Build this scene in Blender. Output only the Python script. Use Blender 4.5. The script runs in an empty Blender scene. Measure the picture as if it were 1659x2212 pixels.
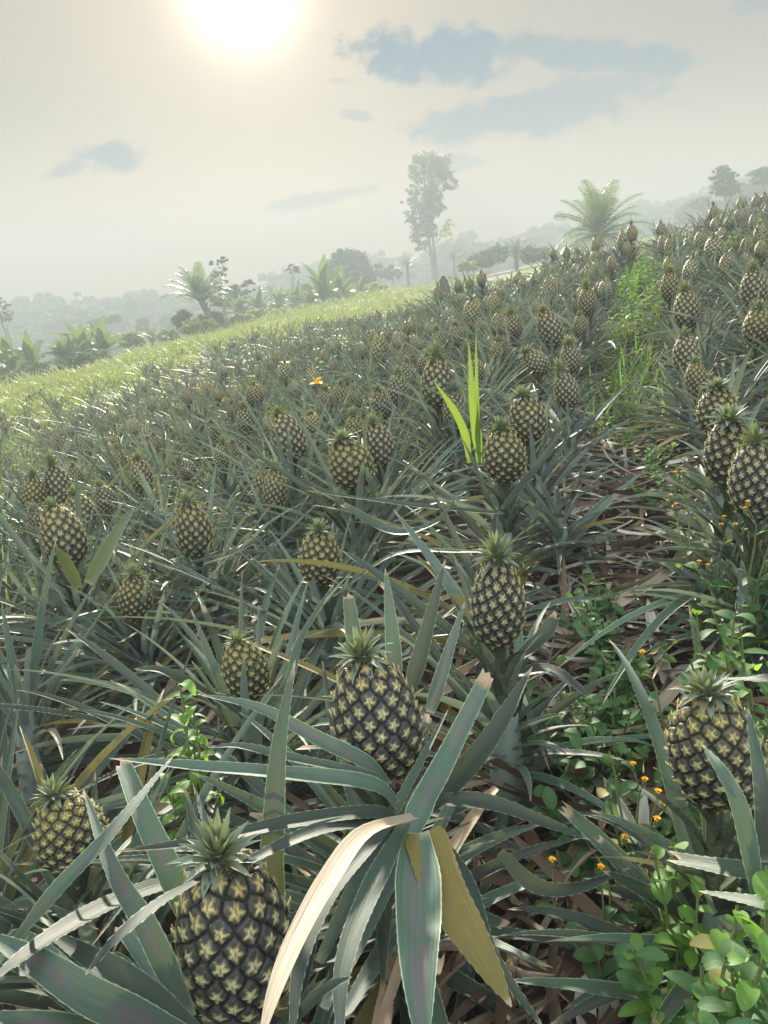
import bpy, math, random
import numpy as np
from math import radians as R

sc = bpy.context.scene
rng = np.random.default_rng(11)
random.seed(11)

# ------------------------------------------------------------------ camera, sky, sun, exposure
PITCH, ROLL, FPX, PW, PH = R(15.5), R(5.0), 1659.0, 1659.0, 2212.0
FW = np.array([0, math.cos(PITCH), -math.sin(PITCH)])
_u0 = np.array([0, math.sin(PITCH), math.cos(PITCH)])
RT = np.array([1, 0, 0]) * math.cos(ROLL) - _u0 * math.sin(ROLL)
UP = _u0 * math.cos(ROLL) + np.array([1, 0, 0]) * math.sin(ROLL)

def ray(x, y):
    d = FW + RT * (x - PW / 2) / FPX + UP * (PH / 2 - y) / FPX
    return d / np.linalg.norm(d)

cam_d = bpy.data.cameras.new('camera')
cam = bpy.data.objects.new('camera', cam_d)
sc.collection.objects.link(cam)
from mathutils import Matrix, Vector, Euler
m = Matrix(((RT[0], UP[0], -FW[0]), (RT[1], UP[1], -FW[1]), (RT[2], UP[2], -FW[2])))
cam.matrix_world = m.to_4x4()
cam_d.sensor_fit = 'VERTICAL'; cam_d.sensor_height = 36.0
cam_d.lens = 36.0 * FPX / PH
cam_d.clip_start = 0.02; cam_d.clip_end = 3000
sc.camera = cam
sc.view_settings.view_transform = 'Standard'; sc.view_settings.look = 'None'
sc.view_settings.exposure = 2.1; sc.view_settings.gamma = 1.0
sc.cycles.use_denoising = True
sc.cycles.volume_bounces = 1
sc.cycles.max_bounces = 7; sc.cycles.transparent_max_bounces = 8

SUN_AZ, SUN_EL = R(-6.3), R(19.4)
SUN = np.array([math.sin(SUN_AZ) * math.cos(SUN_EL), math.cos(SUN_AZ) * math.cos(SUN_EL), math.sin(SUN_EL)])
sd = bpy.data.lights.new('sun', 'SUN')
sd.energy = 5.0; sd.angle = R(1.5); sd.color = (1.0, 0.92, 0.76)
so = bpy.data.objects.new('sun', sd); sc.collection.objects.link(so)
so.rotation_euler = Vector(-SUN).to_track_quat('-Z', 'Y').to_euler()

class NT:
    """small node-tree writer"""
    def __init__(s, tree): s.t = tree; s.t.nodes.clear()
    def n(s, typ, ins=None, **kw):
        nd = s.t.nodes.new('ShaderNode' + typ)
        for k, v in kw.items(): setattr(nd, k, v)
        for k, v in (ins or {}).items(): s.put(nd.inputs[k], v)
        return nd
    def put(s, sock, v):
        if isinstance(v, bpy.types.NodeSocket): s.t.links.new(v, sock)
        elif isinstance(v, bpy.types.Node): s.t.links.new(v.outputs[0], sock)
        else:
            if sock.type == 'RGBA' and len(v) == 3: v = (*v, 1)
            sock.default_value = v
    def m(s, op, a, b=0.0, c=None, clamp=False):
        nd = s.n('Math', operation=op, use_clamp=clamp); s.put(nd.inputs[0], a); s.put(nd.inputs[1], b)
        if c is not None: s.put(nd.inputs[2], c)
        return nd.outputs[0]
    def v(s, op, a, b=(0, 0, 0)):
        nd = s.n('VectorMath', operation=op); s.put(nd.inputs[0], a); s.put(nd.inputs[1], b)
        return nd.outputs['Value'] if op in ('DOT_PRODUCT', 'LENGTH') else nd.outputs[0]
    def vs(s, a, k):
        nd = s.n('VectorMath', operation='SCALE'); s.put(nd.inputs[0], a); s.put(nd.inputs['Scale'], k); return nd.outputs[0]
    def ss(s, x, lo, hi):
        nd = s.n('MapRange', interpolation_type='SMOOTHSTEP'); s.put(nd.inputs[0], x)
        s.put(nd.inputs[1], lo); s.put(nd.inputs[2], hi); return nd.outputs[0]
    def mix(s, f, a, b, mode='MIX'):
        nd = s.n('Mix', data_type='RGBA', blend_type=mode)
        s.put(nd.inputs[0], f); s.put(nd.inputs[6], a); s.put(nd.inputs[7], b); return nd.outputs[2]
    def noise(s, vec, scale, detail=3.0, rough=0.55):
        nd = s.n('TexNoise'); s.put(nd.inputs['Scale'], scale); s.put(nd.inputs['Detail'], detail); s.put(nd.inputs['Roughness'], rough)
        if vec is not None: s.put(nd.inputs['Vector'], vec)
        return nd.outputs[0]

world = bpy.data.worlds.new('World'); sc.world = world; world.use_nodes = True
w = NT(world.node_tree)
sky = w.n('TexSky', sky_type='NISHITA', sun_disc=False, sun_elevation=SUN_EL, sun_rotation=-SUN_AZ * -1, air_density=1.0, dust_density=6.0, ozone_density=1.0)
gen = w.n('TexCoord').outputs['Generated']
dirn = w.v('NORMALIZE', gen)
cosang = w.v('DOT_PRODUCT', dirn, tuple(SUN))
cp = w.m('MAXIMUM', cosang, 0.0)
sep = w.n('SeparateXYZ', {0: dirn})
# thin overcast veil: cream all over, brighter and warmer towards the sun, greyer low on the left
veil = w.mix(w.ss(sep.outputs[2], 0.02, 0.24), (2.35, 1.75, 1.05), (.60, .54, .45))
# out-of-view sky overhead and behind: extra brightness added to light the foreground
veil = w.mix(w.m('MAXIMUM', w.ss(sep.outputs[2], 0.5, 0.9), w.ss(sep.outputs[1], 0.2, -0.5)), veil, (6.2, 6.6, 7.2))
g1 = w.m('POWER', cp, 14.0); g2 = w.m('POWER', cp, 110.0); g3 = w.m('POWER', cp, 800.0)
veil = w.v('ADD', veil, w.vs((0.10, 0.055, 0.015), g1))
veil = w.v('ADD', veil, w.vs((.5, .36, .2), g2))
veil = w.v('ADD', veil, w.vs((7.0, 6.5, 5.4), g3))
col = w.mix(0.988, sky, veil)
# blue-grey cumulus scraps, laid out by compass direction
px = w.m('DIVIDE', sep.outputs[0], w.m('MAXIMUM', sep.outputs[1], 0.05))
pz = w.m('DIVIDE', sep.outputs[2], w.m('MAXIMUM', sep.outputs[1], 0.05))
pv = w.n('CombineXYZ', {0: px, 1: pz, 2: 0.0}).outputs[0]
nz = w.noise(w.v('MULTIPLY', pv, (1.0, 1.5, 1.0)), 15.0, 6.0, 0.6)
nz2 = w.noise(w.v('ADD', pv, (3.1, 1.7, 0.4)), 45.0, 4.0, 0.6)
cl = None
for (cx, cy, hw, hh, tilt, amt) in ((950, 116, 205, 76, 2, 1.0), (1250, 118, 220, 44, 4, .85), (1425, 130, 105, 34, 0, .9),
                                    (1170, 240, 285, 60, -11, .85), (1290, 195, 160, 42, -6, .75), (1010, 272, 140, 46, -5, .75), (245, 338, 100, 34, -6, .8), (145, 364, 56, 20, -18, .7),
                                    (690, 428, 125, 17, -10, .5), (775, 250, 48, 13, 8, .5), (1000, 352, 95, 24, -3, .55), (730, 175, 45, 12, 0, .3), (1640, 5, 60, 22, -10, .5), (1460, 218, 60, 12, -6, .25)):
    d = ray(cx, cy); c0 = (d[0] / d[1], d[2] / d[1], 0)
    de = ray(cx + hw, cy); hw_ = abs(de[0] / de[1] - c0[0]); dn = ray(cx, cy - hh); hh_ = abs(dn[2] / dn[1] - c0[1])
    mp = w.n('Mapping', vector_type='TEXTURE'); w.put(mp.inputs[0], pv)
    mp.inputs['Location'].default_value = c0; mp.inputs['Rotation'].default_value = (0, 0, R(-tilt - 5)); mp.inputs['Scale'].default_value = (hw_, hh_, 1)
    q = w.v('LENGTH', mp.outputs[0])
    f = w.m('SUBTRACT', 1.0, q)
    f = w.m('ADD', f, w.m('MULTIPLY_ADD', nz, 2.3, -1.1)); f = w.m('ADD', f, w.m('MULTIPLY_ADD', nz2, 1.1, -0.5))
    f = w.m('MULTIPLY', w.ss(f, 0.0, 0.6), amt)
    cl = f if cl is None else w.m('MAXIMUM', cl, f)
cl = w.m('MULTIPLY', cl, w.ss(sep.outputs[1], 0.1, 0.3))
cl = w.m('MULTIPLY', cl, w.m('MULTIPLY_ADD', nz2, .7, 0.68, clamp=True))
col = w.mix(cl, col, (.12, .40, .66))
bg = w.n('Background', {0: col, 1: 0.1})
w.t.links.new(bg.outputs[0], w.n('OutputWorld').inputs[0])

# ------------------------------------------------------------------ mesh helpers
class Acc:
    """collects vertices, faces and a per-vertex 4-value attribute, then links ONE mesh object"""
    def __init__(s): s.V = []; s.F = []; s.A = []; s.n = 0
    def add(s, V, F, A):
        V = np.asarray(V, float); A = np.asarray(A, float)
        if A.ndim == 1: A = np.tile(A, (len(V), 1))
        F = np.asarray(F, int)
        s.V.append(V); s.A.append(A); s.F.append(F + s.n); s.n += len(V)
    def grid(s, P, A):
        """P: (rows, cols, 3) sheet"""
        r, c = P.shape[:2]; i = np.arange((r - 1) * (c - 1)); a = (i // (c - 1)) * c + i % (c - 1)
        s.add(P.reshape(-1, 3), np.c_[a, a + 1, a + c + 1, a + c], A.reshape(-1, 4))
    def mesh(s, name, mat, smooth=True):
        V = np.concatenate(s.V); A = np.concatenate(s.A)
        L = np.concatenate([f.ravel() for f in s.F]); sz = np.concatenate([np.full(len(f), f.shape[1]) for f in s.F])
        me = bpy.data.meshes.new(name)
        me.vertices.add(len(V)); me.vertices.foreach_set('co', V.astype(np.float32).ravel())
        me.loops.add(len(L)); me.loops.foreach_set('vertex_index', L.astype(np.int32))
        me.polygons.add(len(sz)); st = np.r_[0, np.cumsum(sz)[:-1]]
        me.polygons.foreach_set('loop_start', st.astype(np.int32)); me.polygons.foreach_set('loop_total', sz.astype(np.int32))
        me.polygons.foreach_set('use_smooth', np.full(len(sz), smooth))
        at = me.attributes.new('lf', 'FLOAT_COLOR', 'POINT'); at.data.foreach_set('color', A.astype(np.float32).ravel())
        me.update(calc_edges=True); me.materials.append(mat)
        return me

def link(name, data, parent=None, loc=None):
    o = bpy.data.objects.new(name, data); sc.collection.objects.link(o)
    if parent is not None: o.parent = parent
    if loc is not None: o.location = loc
    return o

def tag(o, label=None, cat=None, group=None, kind=None):
    for k, v in (('label', label), ('category', cat), ('group', group), ('kind', kind)):
        if v: o[k] = v
    return o

def unit(a): return a / np.maximum(np.linalg.norm(a, axis=-1, keepdims=True), 1e-9)

def tube(acc, P, r, A, n=6):
    P = np.asarray(P, float); r = np.broadcast_to(np.asarray(r, float), (len(P),))
    T = unit(np.gradient(P, axis=0)); ref = np.array([0.31, 0.2, 0.93]) if abs(T[0][2]) < .9 else np.array([1.0, .1, 0])
    S = unit(np.cross(T, ref)); N = np.cross(S, T); a = np.linspace(0, 2 * np.pi, n + 1)
    G = P[:, None] + (S[:, None] * np.cos(a)[None, :, None] + N[:, None] * np.sin(a)[None, :, None]) * r[:, None, None]
    acc.grid(G, np.tile(np.asarray(A, float), (len(P), n + 1, 1)))

def ribbon(acc, C, S, W, depth=0.25, cols=5, rnd=0.5, kind=0.0, teeth=0.0, trunc=None, wave=0.0):
    """strap leaf along centreline C with side vectors S and half-widths W, channelled upwards"""
    n = len(C); s = np.linspace(-1, 1, cols); t = np.linspace(0, 1, n)
    T = unit(np.gradient(C, axis=0)); S = unit(S - T * (S * T).sum(1, keepdims=True)); N = np.cross(S, T)
    N = np.where((N[:, 2:3].mean() < 0), -N, N) if False else N
    dep = depth * (np.abs(s) ** 1.2)
    if wave: dep = dep[None, :] + wave * np.sin(t * 17 + rnd * 40)[:, None] * s[None, :]
    else: dep = np.tile(dep, (n, 1))
    P = C[:, None] + (S[:, None] * s[None, :, None] + N[:, None] * dep[:, :, None]) * W[:, None, None]
    A = np.zeros((n, cols, 4)); A[..., 0] = t[:, None]; A[..., 1] = (s * .5 + .5)[None]; A[..., 2] = rnd; A[..., 3] = kind
    if trunc:  # broken, ragged end
        P[-1] += T[-1][None] * (rng.uniform(-1.0, 1.0, cols) * W[-1] * 1.5)[:, None]
    acc.grid(P, A)
    if teeth:
        L = np.r_[0, np.cumsum(np.linalg.norm(np.diff(C, axis=0), axis=1))]
        q = np.arange(.04, L[-1] * .97, .012)
        for e, sg in ((0, -1), (cols - 1, 1)):
            E = np.stack([np.interp(q, L, P[:, e, k]) for k in range(3)], 1); E2 = np.stack([np.interp(q + .006, L, P[:, e, k]) for k in range(3)], 1)
            Sd = np.stack([np.interp(q, L, S[:, k]) for k in range(3)], 1) * sg
            tip = E2 + Sd * teeth + (E2 - E) * .35
            V = np.stack([E, E2, tip], 1).reshape(-1, 3); k = len(q)
            F = np.arange(3 * k).reshape(k, 3); F = F if sg > 0 else F[:, ::-1]
            acc.add(V, F, np.tile([.5, .999, rnd, kind], (3 * k, 1)))

def arch(base, az, el, length, droop, pw=1.6, curl=0.0, n=12, twist=0.0):
    t = np.linspace(0, 1, n); th = el - droop * t ** pw; ph = az + curl * t
    D = np.c_[np.cos(th) * np.cos(ph), np.cos(th) * np.sin(ph), np.sin(th)]
    C = np.asarray(base) + np.r_[np.zeros((1, 3)), np.cumsum((D[1:] + D[:-1]) * .5 * length / (n - 1), axis=0)]
    S = np.c_[-np.sin(ph), np.cos(ph), np.zeros(n)] * -1
    if twist:
        Nn = np.cross(S, D); a = twist * t; S = S * np.cos(a)[:, None] + Nn * np.sin(a)[:, None]
    return C, S

def wprof(n, W, sharp=1.0, cut=None):
    t = np.linspace(0, 1 if cut is None else cut, n)
    return W * np.minimum(1.0, .55 + 2.2 * t) * np.clip(1 - t ** (2.3 * sharp), 0, 1) ** .85 + 0.0004

# ------------------------------------------------------------------ materials
def mat(name):
    mt = bpy.data.materials.new(name); mt.use_nodes = True
    return mt, NT(mt.node_tree)
def out(nt, shader): nt.t.links.new(shader, nt.n('OutputMaterial').inputs[0])
def attr(nt):
    a = nt.n('Attribute', attribute_name='lf'); sp = nt.n('SeparateColor', {0: a.outputs['Color']})
    return sp.outputs[0], sp.outputs[1], sp.outputs[2], a.outputs['Alpha']
def leafy(nt, colr, rough, transl, tcol=None, bump=None, spec=.5):
    p = nt.n('BsdfPrincipled', {'Base Color': colr, 'Roughness': rough, 'Specular IOR Level': spec})
    if bump is not None:
        b = nt.n('Bump', {'Strength': .35, 'Distance': .002, 'Height': bump}); nt.put(p.inputs['Normal'], b.outputs[0])
    if transl <= 0: return p.outputs[0]
    tr = nt.n('BsdfTranslucent', {0: tcol if tcol is not None else colr})
    mx = nt.n('MixShader', {0: transl}); nt.put(mx.inputs[1], p.outputs[0]); nt.put(mx.inputs[2], tr.outputs[0])
    return mx.outputs[0]

def pine_leaf_mat():
    mt, n = mat('pineapple_leaf'); t, s, r, k = attr(n)
    orr = n.n('ObjectInfo').outputs['Random']
    sv = n.n('CombineXYZ', {0: n.m('MULTIPLY', s, 9.0), 1: n.m('MULTIPLY', t, .9), 2: n.m('MULTIPLY', r, 83.0)}).outputs[0]
    streak = n.noise(sv, 2.2, 4.0, .6)
    geo = n.n('NewGeometry'); blot = n.noise(geo.outputs['Position'], 22.0, 3.0, .6)
    c = n.mix(streak, (.007, .023, .016), (.088, .132, .106))
    c = n.mix(n.m('MULTIPLY', orr, .35), c, (.035, .070, .026))
    c = n.mix(n.m('MULTIPLY', n.ss(r, .1, .5), .35), c, (.012, .042, .016))
    mid = n.m('SUBTRACT', 1.0, n.m('ABSOLUTE', n.m('MULTIPLY_ADD', s, 2.0, -1.0)))   # 1 at midrib
    pur = n.m('MULTIPLY', n.m('MULTIPLY', n.ss(mid, .25, .8), n.ss(blot, .35, .65)), n.ss(r, .35, .8))
    c = n.mix(n.m('MULTIPLY', pur, .65), c, (.075, .048, .060))
    c = n.mix(n.m('MULTIPLY', n.ss(mid, .07, .02), .55), c, (.34, .36, .20))            # pale yellowish margin
    c = n.mix(n.m('MULTIPLY', n.ss(t, .05, .0), .5), c, (.20, .22, .13))
    vr = n.m('MULTIPLY_ADD', n.m('FRACT', n.m('MULTIPLY', r, 13.7)), 1.4, .35)
    c = n.mix(1.0, c, n.n('CombineColor', {0: vr, 1: vr, 2: vr}).outputs[0], 'MULTIPLY')
    yel = n.ss(n.m('ADD', k, n.m('MULTIPLY', n.m('SUBTRACT', blot, .5), .3)), .25, .55)
    c = n.mix(yel, c, n.mix(streak, (.085, .065, .008), (.20, .165, .035)))
    dry = n.ss(n.m('ADD', k, n.m('MULTIPLY', n.m('SUBTRACT', blot, .5), .3)), .7, .95)
    drytip = n.m('MULTIPLY', n.ss(n.m('MULTIPLY_ADD', n.m('SUBTRACT', blot, .5), .12, t), .93, .985), .9)
    dry = n.m('MAXIMUM', dry, drytip)
    c = n.mix(dry, c, n.mix(streak, (.17, .10, .055), (.52, .40, .27)))
    spots = n.ss(n.noise(geo.outputs['Position'], 160.0, 2.0), .70, .78)
    c = n.mix(n.m('MULTIPLY', spots, .4), c, (.14, .10, .07))
    under = n.mix(streak, (.17, .235, .215), (.32, .40, .37))                            # silvery scales under the leaf
    c = n.mix(n.m('MULTIPLY', geo.outputs['Backfacing'], n.m('SUBTRACT', .85, n.m('MULTIPLY', dry, .6))), c, under)
    rough = n.m('MULTIPLY_ADD', streak, .2, .45)
    out(n, leafy(n, c, rough, .13, n.mix(.5, c, (.30, .34, .06)), streak, .36)); return mt

def simple_leaf_mat(name, lo, hi, transl, tcol, rough=.5, nscale=14.0):
    mt, n = mat(name); t, s, r, k = attr(n)
    geo = n.n('NewGeometry'); orr = n.n('ObjectInfo').outputs['Random']
    nz = n.noise(geo.outputs['Position'], nscale, 3.0)
    c = n.mix(n.m('MULTIPLY_ADD', nz, .7, n.m('MULTIPLY_ADD', r, .5, -.2), clamp=True), lo, hi)
    c = n.mix(n.m('MULTIPLY', n.ss(k, .3, .9), .9), c, (.36, .27, .09))
    mid = n.m('ABSOLUTE', n.m('MULTIPLY_ADD', s, 2.0, -1.0))
    c = n.mix(n.m('MULTIPLY', n.ss(mid, .14, .02), .35), c, (.22, .32, .10))
    vein = n.m('ABSOLUTE', n.m('SINE', n.m('ADD', n.m('MULTIPLY', t, 21.0), n.m('MULTIPLY', mid, -4.5))))
    c = n.mix(n.m('MULTIPLY', n.ss(vein, .22, .04), .28), c, (.20, .28, .09))
    c = n.mix(n.m('MULTIPLY', n.ss(n.noise(geo.outputs['Position'], nscale * 9.0, 2.0), .66, .74), .45), c, (.16, .11, .05))
    c = n.mix(n.m('MULTIPLY', orr, .2), c, lo)
    out(n, leafy(n, c, rough, transl, tcol)); return mt

def fruit_mat():
    mt, n = mat('pineapple_skin'); star, groove, r, k = attr(n)      # k: height on the fruit 0..1, tips > 1
    tc = n.n('TexCoord').outputs['Object']; nz = n.noise(tc, 160.0, 4.0, .65); nz2 = n.noise(tc, 30.0, 2.0)
    c = n.mix(nz, (.012, .016, .014), (.070, .074, .056))
    c = n.mix(n.m('MULTIPLY', n.ss(nz2, .5, .7), .5), c, (.085, .065, .070))
    sc_ = n.mix(n.m('MULTIPLY_ADD', nz, .8, n.m('MULTIPLY', r, .2)), (.36, .35, .12), (.74, .70, .42))
    rip = n.n('ObjectInfo').outputs['Random']
    sc_ = n.mix(n.m('MULTIPLY', n.ss(rip, .45, .95), .5), sc_, n.mix(nz, (.36, .34, .06), (.66, .52, .10)))
    c = n.mix(n.m('MULTIPLY', n.ss(rip, .55, .1), .35), c, (.10, .095, .085))
    sc_ = n.mix(n.m('MULTIPLY', n.ss(k, .6, .95), .6), sc_, (.52, .36, .06))
    c = n.mix(n.m('MULTIPLY', star, n.m('MULTIPLY_ADD', nz, .7, .55, clamp=True)), c, sc_)
    orr = n.n('ObjectInfo').outputs['Random']
    c = n.mix(n.m('MULTIPLY', n.m('MULTIPLY', n.ss(orr, .3, 1.0), n.ss(k, .3, .9)), .25), c, (.30, .27, .06))
    c = n.mix(n.m('MULTIPLY', groove, .88), c, (.006, .005, .006))
    c = n.mix(n.ss(k, 1.05, 1.4), c, n.mix(r, (.60, .52, .34), (.55, .36, .14)))
    p = n.n('BsdfPrincipled', {'Base Color': c, 'Roughness': .58, 'Specular IOR Level': .3})
    b = n.n('Bump', {'Strength': .4, 'Distance': .001, 'Height': nz}); n.put(p.inputs['Normal'], b.outputs[0])
    out(n, p.outputs[0]); return mt

def noisy(name, stops, scale, rough=.85, bump=.5, dist=.02, use_r=False):
    mt, n = mat(name); t, s, r, k = attr(n)
    geo = n.n('NewGeometry'); nz = n.noise(geo.outputs['Position'], scale, 6.0, .65)
    f = n.m('MULTIPLY_ADD', n.m('SUBTRACT', nz, .5), 1.6, n.m('MULTIPLY_ADD', r, .5, .25) if use_r else .5, clamp=True)
    rp = n.n('ValToRGB', {0: f}); el = rp.color_ramp.elements
    while len(el) < len(stops): el.new(.5)
    for e, (p_, c_) in zip(el, stops): e.position = p_; e.color = (*c_, 1)
    p = n.n('BsdfPrincipled', {'Base Color': rp.outputs[0], 'Roughness': rough, 'Specular IOR Level': .25})
    b = n.n('Bump', {'Strength': bump, 'Distance': dist, 'Height': nz}); n.put(p.inputs['Normal'], b.outputs[0])
    out(n, p.outputs[0]); return mt

def dry_mat():
    mt, n = mat('dry_leaf'); t, s, r, k = attr(n)
    sv = n.n('CombineXYZ', {0: n.m('MULTIPLY', s, 8.0), 1: n.m('MULTIPLY', t, 1.2), 2: n.m('MULTIPLY', r, 91.0)}).outputs[0]
    streak = n.noise(sv, 2.0, 4.0, .65)
    rp = n.n('ValToRGB', {0: r}); el = rp.color_ramp.elements
    for _ in range(4): el.new(.5)
    for e, (p_, c_) in zip(el, ((0, (.040, .026, .016)), (.22, (.115, .075, .043)), (.42, (.24, .18, .11)), (.6, (.36, .30, .20)), (.78, (.31, .275, .23)), (.95, (.55, .52, .44)))):
        e.position = p_; e.color = (*c_, 1)
    c = n.mix(n.m('MULTIPLY', n.ss(streak, .4, .7), .65), rp.outputs[0], (.09, .055, .035))
    out(n, leafy(n, c, .6, .12, c, streak, .3)); return mt

M_LEAF = pine_leaf_mat(); M_FRUIT = fruit_mat(); M_DRY = dry_mat()
M_CROWN = simple_leaf_mat('crown_leaf', (.085, .120, .090), (.27, .32, .235), .18, (.30, .36, .05), .6, 60.0)
M_STALK = noisy('stalk', ((0, (.035, .055, .03)), (1, (.11, .13, .075))), 60.0)
M_WEED = simple_leaf_mat('weed_leaf', (.025, .085, .028), (.075, .19, .045), .4, (.20, .38, .04), .65, 40.0)
M_LIME = simple_leaf_mat('lime_leaf', (.06, .17, .02), (.15, .30, .045), .45, (.36, .58, .05), .6, 30.0)
M_BLADE = simple_leaf_mat('grass_shoot_blade', (.05, .12, .015), (.12, .21, .035), .32, (.28, .40, .04), .55, 40.0)
M_GRASS = simple_leaf_mat('grass_blade', (.07, .105, .04), (.24, .265, .11), .26, (.44, .50, .09), .55, .45)
M_PALE = simple_leaf_mat('pale_leaf', (.14, .135, .07), (.30, .28, .165), .2, (.6, .55, .25), .45, 30.0)
M_BANANA = simple_leaf_mat('banana_leaf', (.035, .085, .028), (.095, .17, .05), .28, (.24, .36, .06), .45, 1.5)
M_PALM = simple_leaf_mat('palm_leaflet', (.035, .07, .025), (.09, .15, .055), .3, (.20, .30, .05), .45, 2.0)
M_TREE = simple_leaf_mat('tree_leaf', (.018, .042, .018), (.060, .10, .038), .12, (.14, .22, .05), .7, .8)
M_SHRUB = simple_leaf_mat('shrub_leaf', (.09, .14, .035), (.22, .26, .07), .35, (.40, .44, .08), .55, 1.5)
M_FAR = simple_leaf_mat('forest_crown', (.028, .055, .022), (.07, .11, .045), .0, None, .8, .15)
M_BARK = noisy('bark', ((0, (.10, .075, .055)), (.5, (.22, .18, .14)), (1, (.34, .29, .24))), 6.0)
M_DARKWOOD = noisy('charred_wood', ((0, (.015, .012, .012)), (1, (.09, .07, .06))), 14.0)
M_STEM = noisy('weed_stem', ((0, (.10, .16, .05)), (1, (.20, .22, .09))), 90.0)
M_YELLOW = noisy('yellow_petal', ((0, (.80, .50, .01)), (1, (.92, .66, .03))), 200.0, .6, .2, .001)
M_PETAL = noisy('petal', ((0, (.75, .30, .01)), (1, (.90, .52, .02))), 200.0, .6, .2, .001)

def ground_mat():
    mt, n = mat('soil'); t, s, r, k = attr(n)     # t: 1 = grassy, s: 1 = bare reddish earth far off
    geo = n.n('NewGeometry'); p = geo.outputs['Position']
    n1 = n.noise(p, 3.0, 8.0, .7); n2 = n.noise(p, 40.0, 6.0, .7)
    c = n.mix(n2, (.022, .014, .010), (.105, .070, .048))
    c = n.mix(n.m('MULTIPLY', n.ss(n1, .45, .7), .5), c, (.10, .065, .048))
    g = n.mix(n1, (.085, .14, .03), (.20, .25, .07))
    c = n.mix(n.m('MULTIPLY', t, n.ss(n.m('ADD', n1, n.m('MULTIPLY', t, .4)), .4, .7)), c, g)
    c = n.mix(s, c, n.mix(n1, (.15, .10, .085), (.26, .19, .15)))
    ps = n.n('BsdfPrincipled', {'Base Color': c, 'Roughness': .95, 'Specular IOR Level': .15})
    b = n.n('Bump', {'Strength': .8, 'Distance': .02, 'Height': n2}); n.put(ps.inputs['Normal'], b.outputs[0])
    out(n, ps.outputs[0]); return mt
M_SOIL = ground_mat()

# ------------------------------------------------------------------ terrain
ROW = R(19.5); SR, CR = math.sin(ROW), math.cos(ROW)       # compass direction of the planted rows
def uv(x, y): return x * SR + y * CR, x * CR - y * SR      # along the rows, across them (0 = the path)
def xy(u, v): return u * SR + v * CR, u * CR - v * SR
def sp(x, k=1.0): return np.logaddexp(0, k * np.asarray(x, float)) / k
def sst(x, a, b):
    t = np.clip((np.asarray(x, float) - a) / (b - a), 0, 1); return t * t * (3 - 2 * t)
HAZ = [-180, -60, -30, -27, -23, -19, -14, -9, -4, 1, 6, 10, 14, 19, 22, 26, 32, 60, 180]
HEL = [1.0, .6, .3, .1, .5, .55, .5, .7, 1.2, 1.5, 2.0, 2.4, 2.6, 3.1, 3.7, 4.6, 5.4, 5.0, 1.0]
def ground(x, y):
    x = np.asarray(x, float); y = np.asarray(y, float); u, v = uv(x, y); r = np.hypot(x, y)
    ve = v + .62 * sp(-(v + 7.0), .9) - .6 * sp(v - 7, .8)
    ue = np.clip(u, -6, 60)
    uc = 13.0 + 9.0 * (1 - sst(v, -9, -4))
    z = -1.12 + .0837 * ue + .1601 * ve + .0412 * sp(ue - 5) + .00317 * ve * np.minimum(ue, 22) - .28 * sp(ue - uc, .8)
    bgz = (.14 * x - 1.1 * sst(-x, 4, 14) - .55 * sst(x, -1, 6)) * (1 - .5 * sst(np.abs(x), 40, 120)) + .0014 * y
    z = z * (1 - sst(r, 19, 38)) + bgz * sst(r, 19, 38)
    z = z + .035 * np.sin(x * 2.3 + 1.3 * np.sin(y * 1.7)) * (r < 40)
    az = np.degrees(np.arctan2(x, y)); he = np.interp(az, HAZ, HEL)
    hill = 172 * np.tan(np.radians(he)) + .8 * np.sin(az * 1.1) + .45 * np.sin(az * 2.7 + 1)
    far = -6 + (hill + 6) * sst(r, 110, 170) - 10 * sst(r, 182, 199)
    return z * (1 - sst(r, 92, 122)) + far * sst(r, 92, 122)
def G(x, y): return float(ground(x, y))
def at(x, y, d): return ray(x, y) * d
def on_ground(px_, py_, h=0.0, lo=.3, hi=120.0):
    d = ray(px_, py_)
    ts = np.geomspace(lo, hi, 4000); P = d[None] * ts[:, None]; below = P[:, 2] < ground(P[:, 0], P[:, 1]) + h
    i = int(np.argmax(below)) if below.any() else len(ts) - 1
    return P[i]

ac = Acc()
rr = np.r_[0, np.geomspace(.25, 24, 150), np.geomspace(24.6, 199, 90)]; aa = np.radians(np.r_[np.arange(-180, -45, 5), np.arange(-45, 45, .75), np.arange(45, 181, 5)])
X = rr[:, None] * np.sin(aa)[None]; Y = rr[:, None] * np.cos(aa)[None]; Z = ground(X, Y)
Z = Z + (rng.normal(0, .012, Z.shape) * (rr[:, None] < 12))
Ug, Vg = uv(X, Y); A = np.zeros(X.shape + (4,))
A[..., 0] = np.maximum(sst(-Vg, 6.0, 8.5), sst(np.hypot(X, Y), 15, 18)); azg = np.degrees(np.arctan2(X, Y)); rg = np.hypot(X, Y)
A[..., 1] = sst(azg, 0, 1.5) * (1 - sst(azg, 9, 11)) * sst(rg, 40, 55) * (1 - sst(rg, 95, 120))
A[:, -1] = A[:, 0]; Z[:, -1] = Z[:, 0]; Z[0] = Z[0].mean()
ac.grid(np.stack([X, Y, Z], -1)[:, ::-1], A[:, ::-1])
tag(link('ground', ac.mesh('ground', M_SOIL)), kind='structure')

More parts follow.
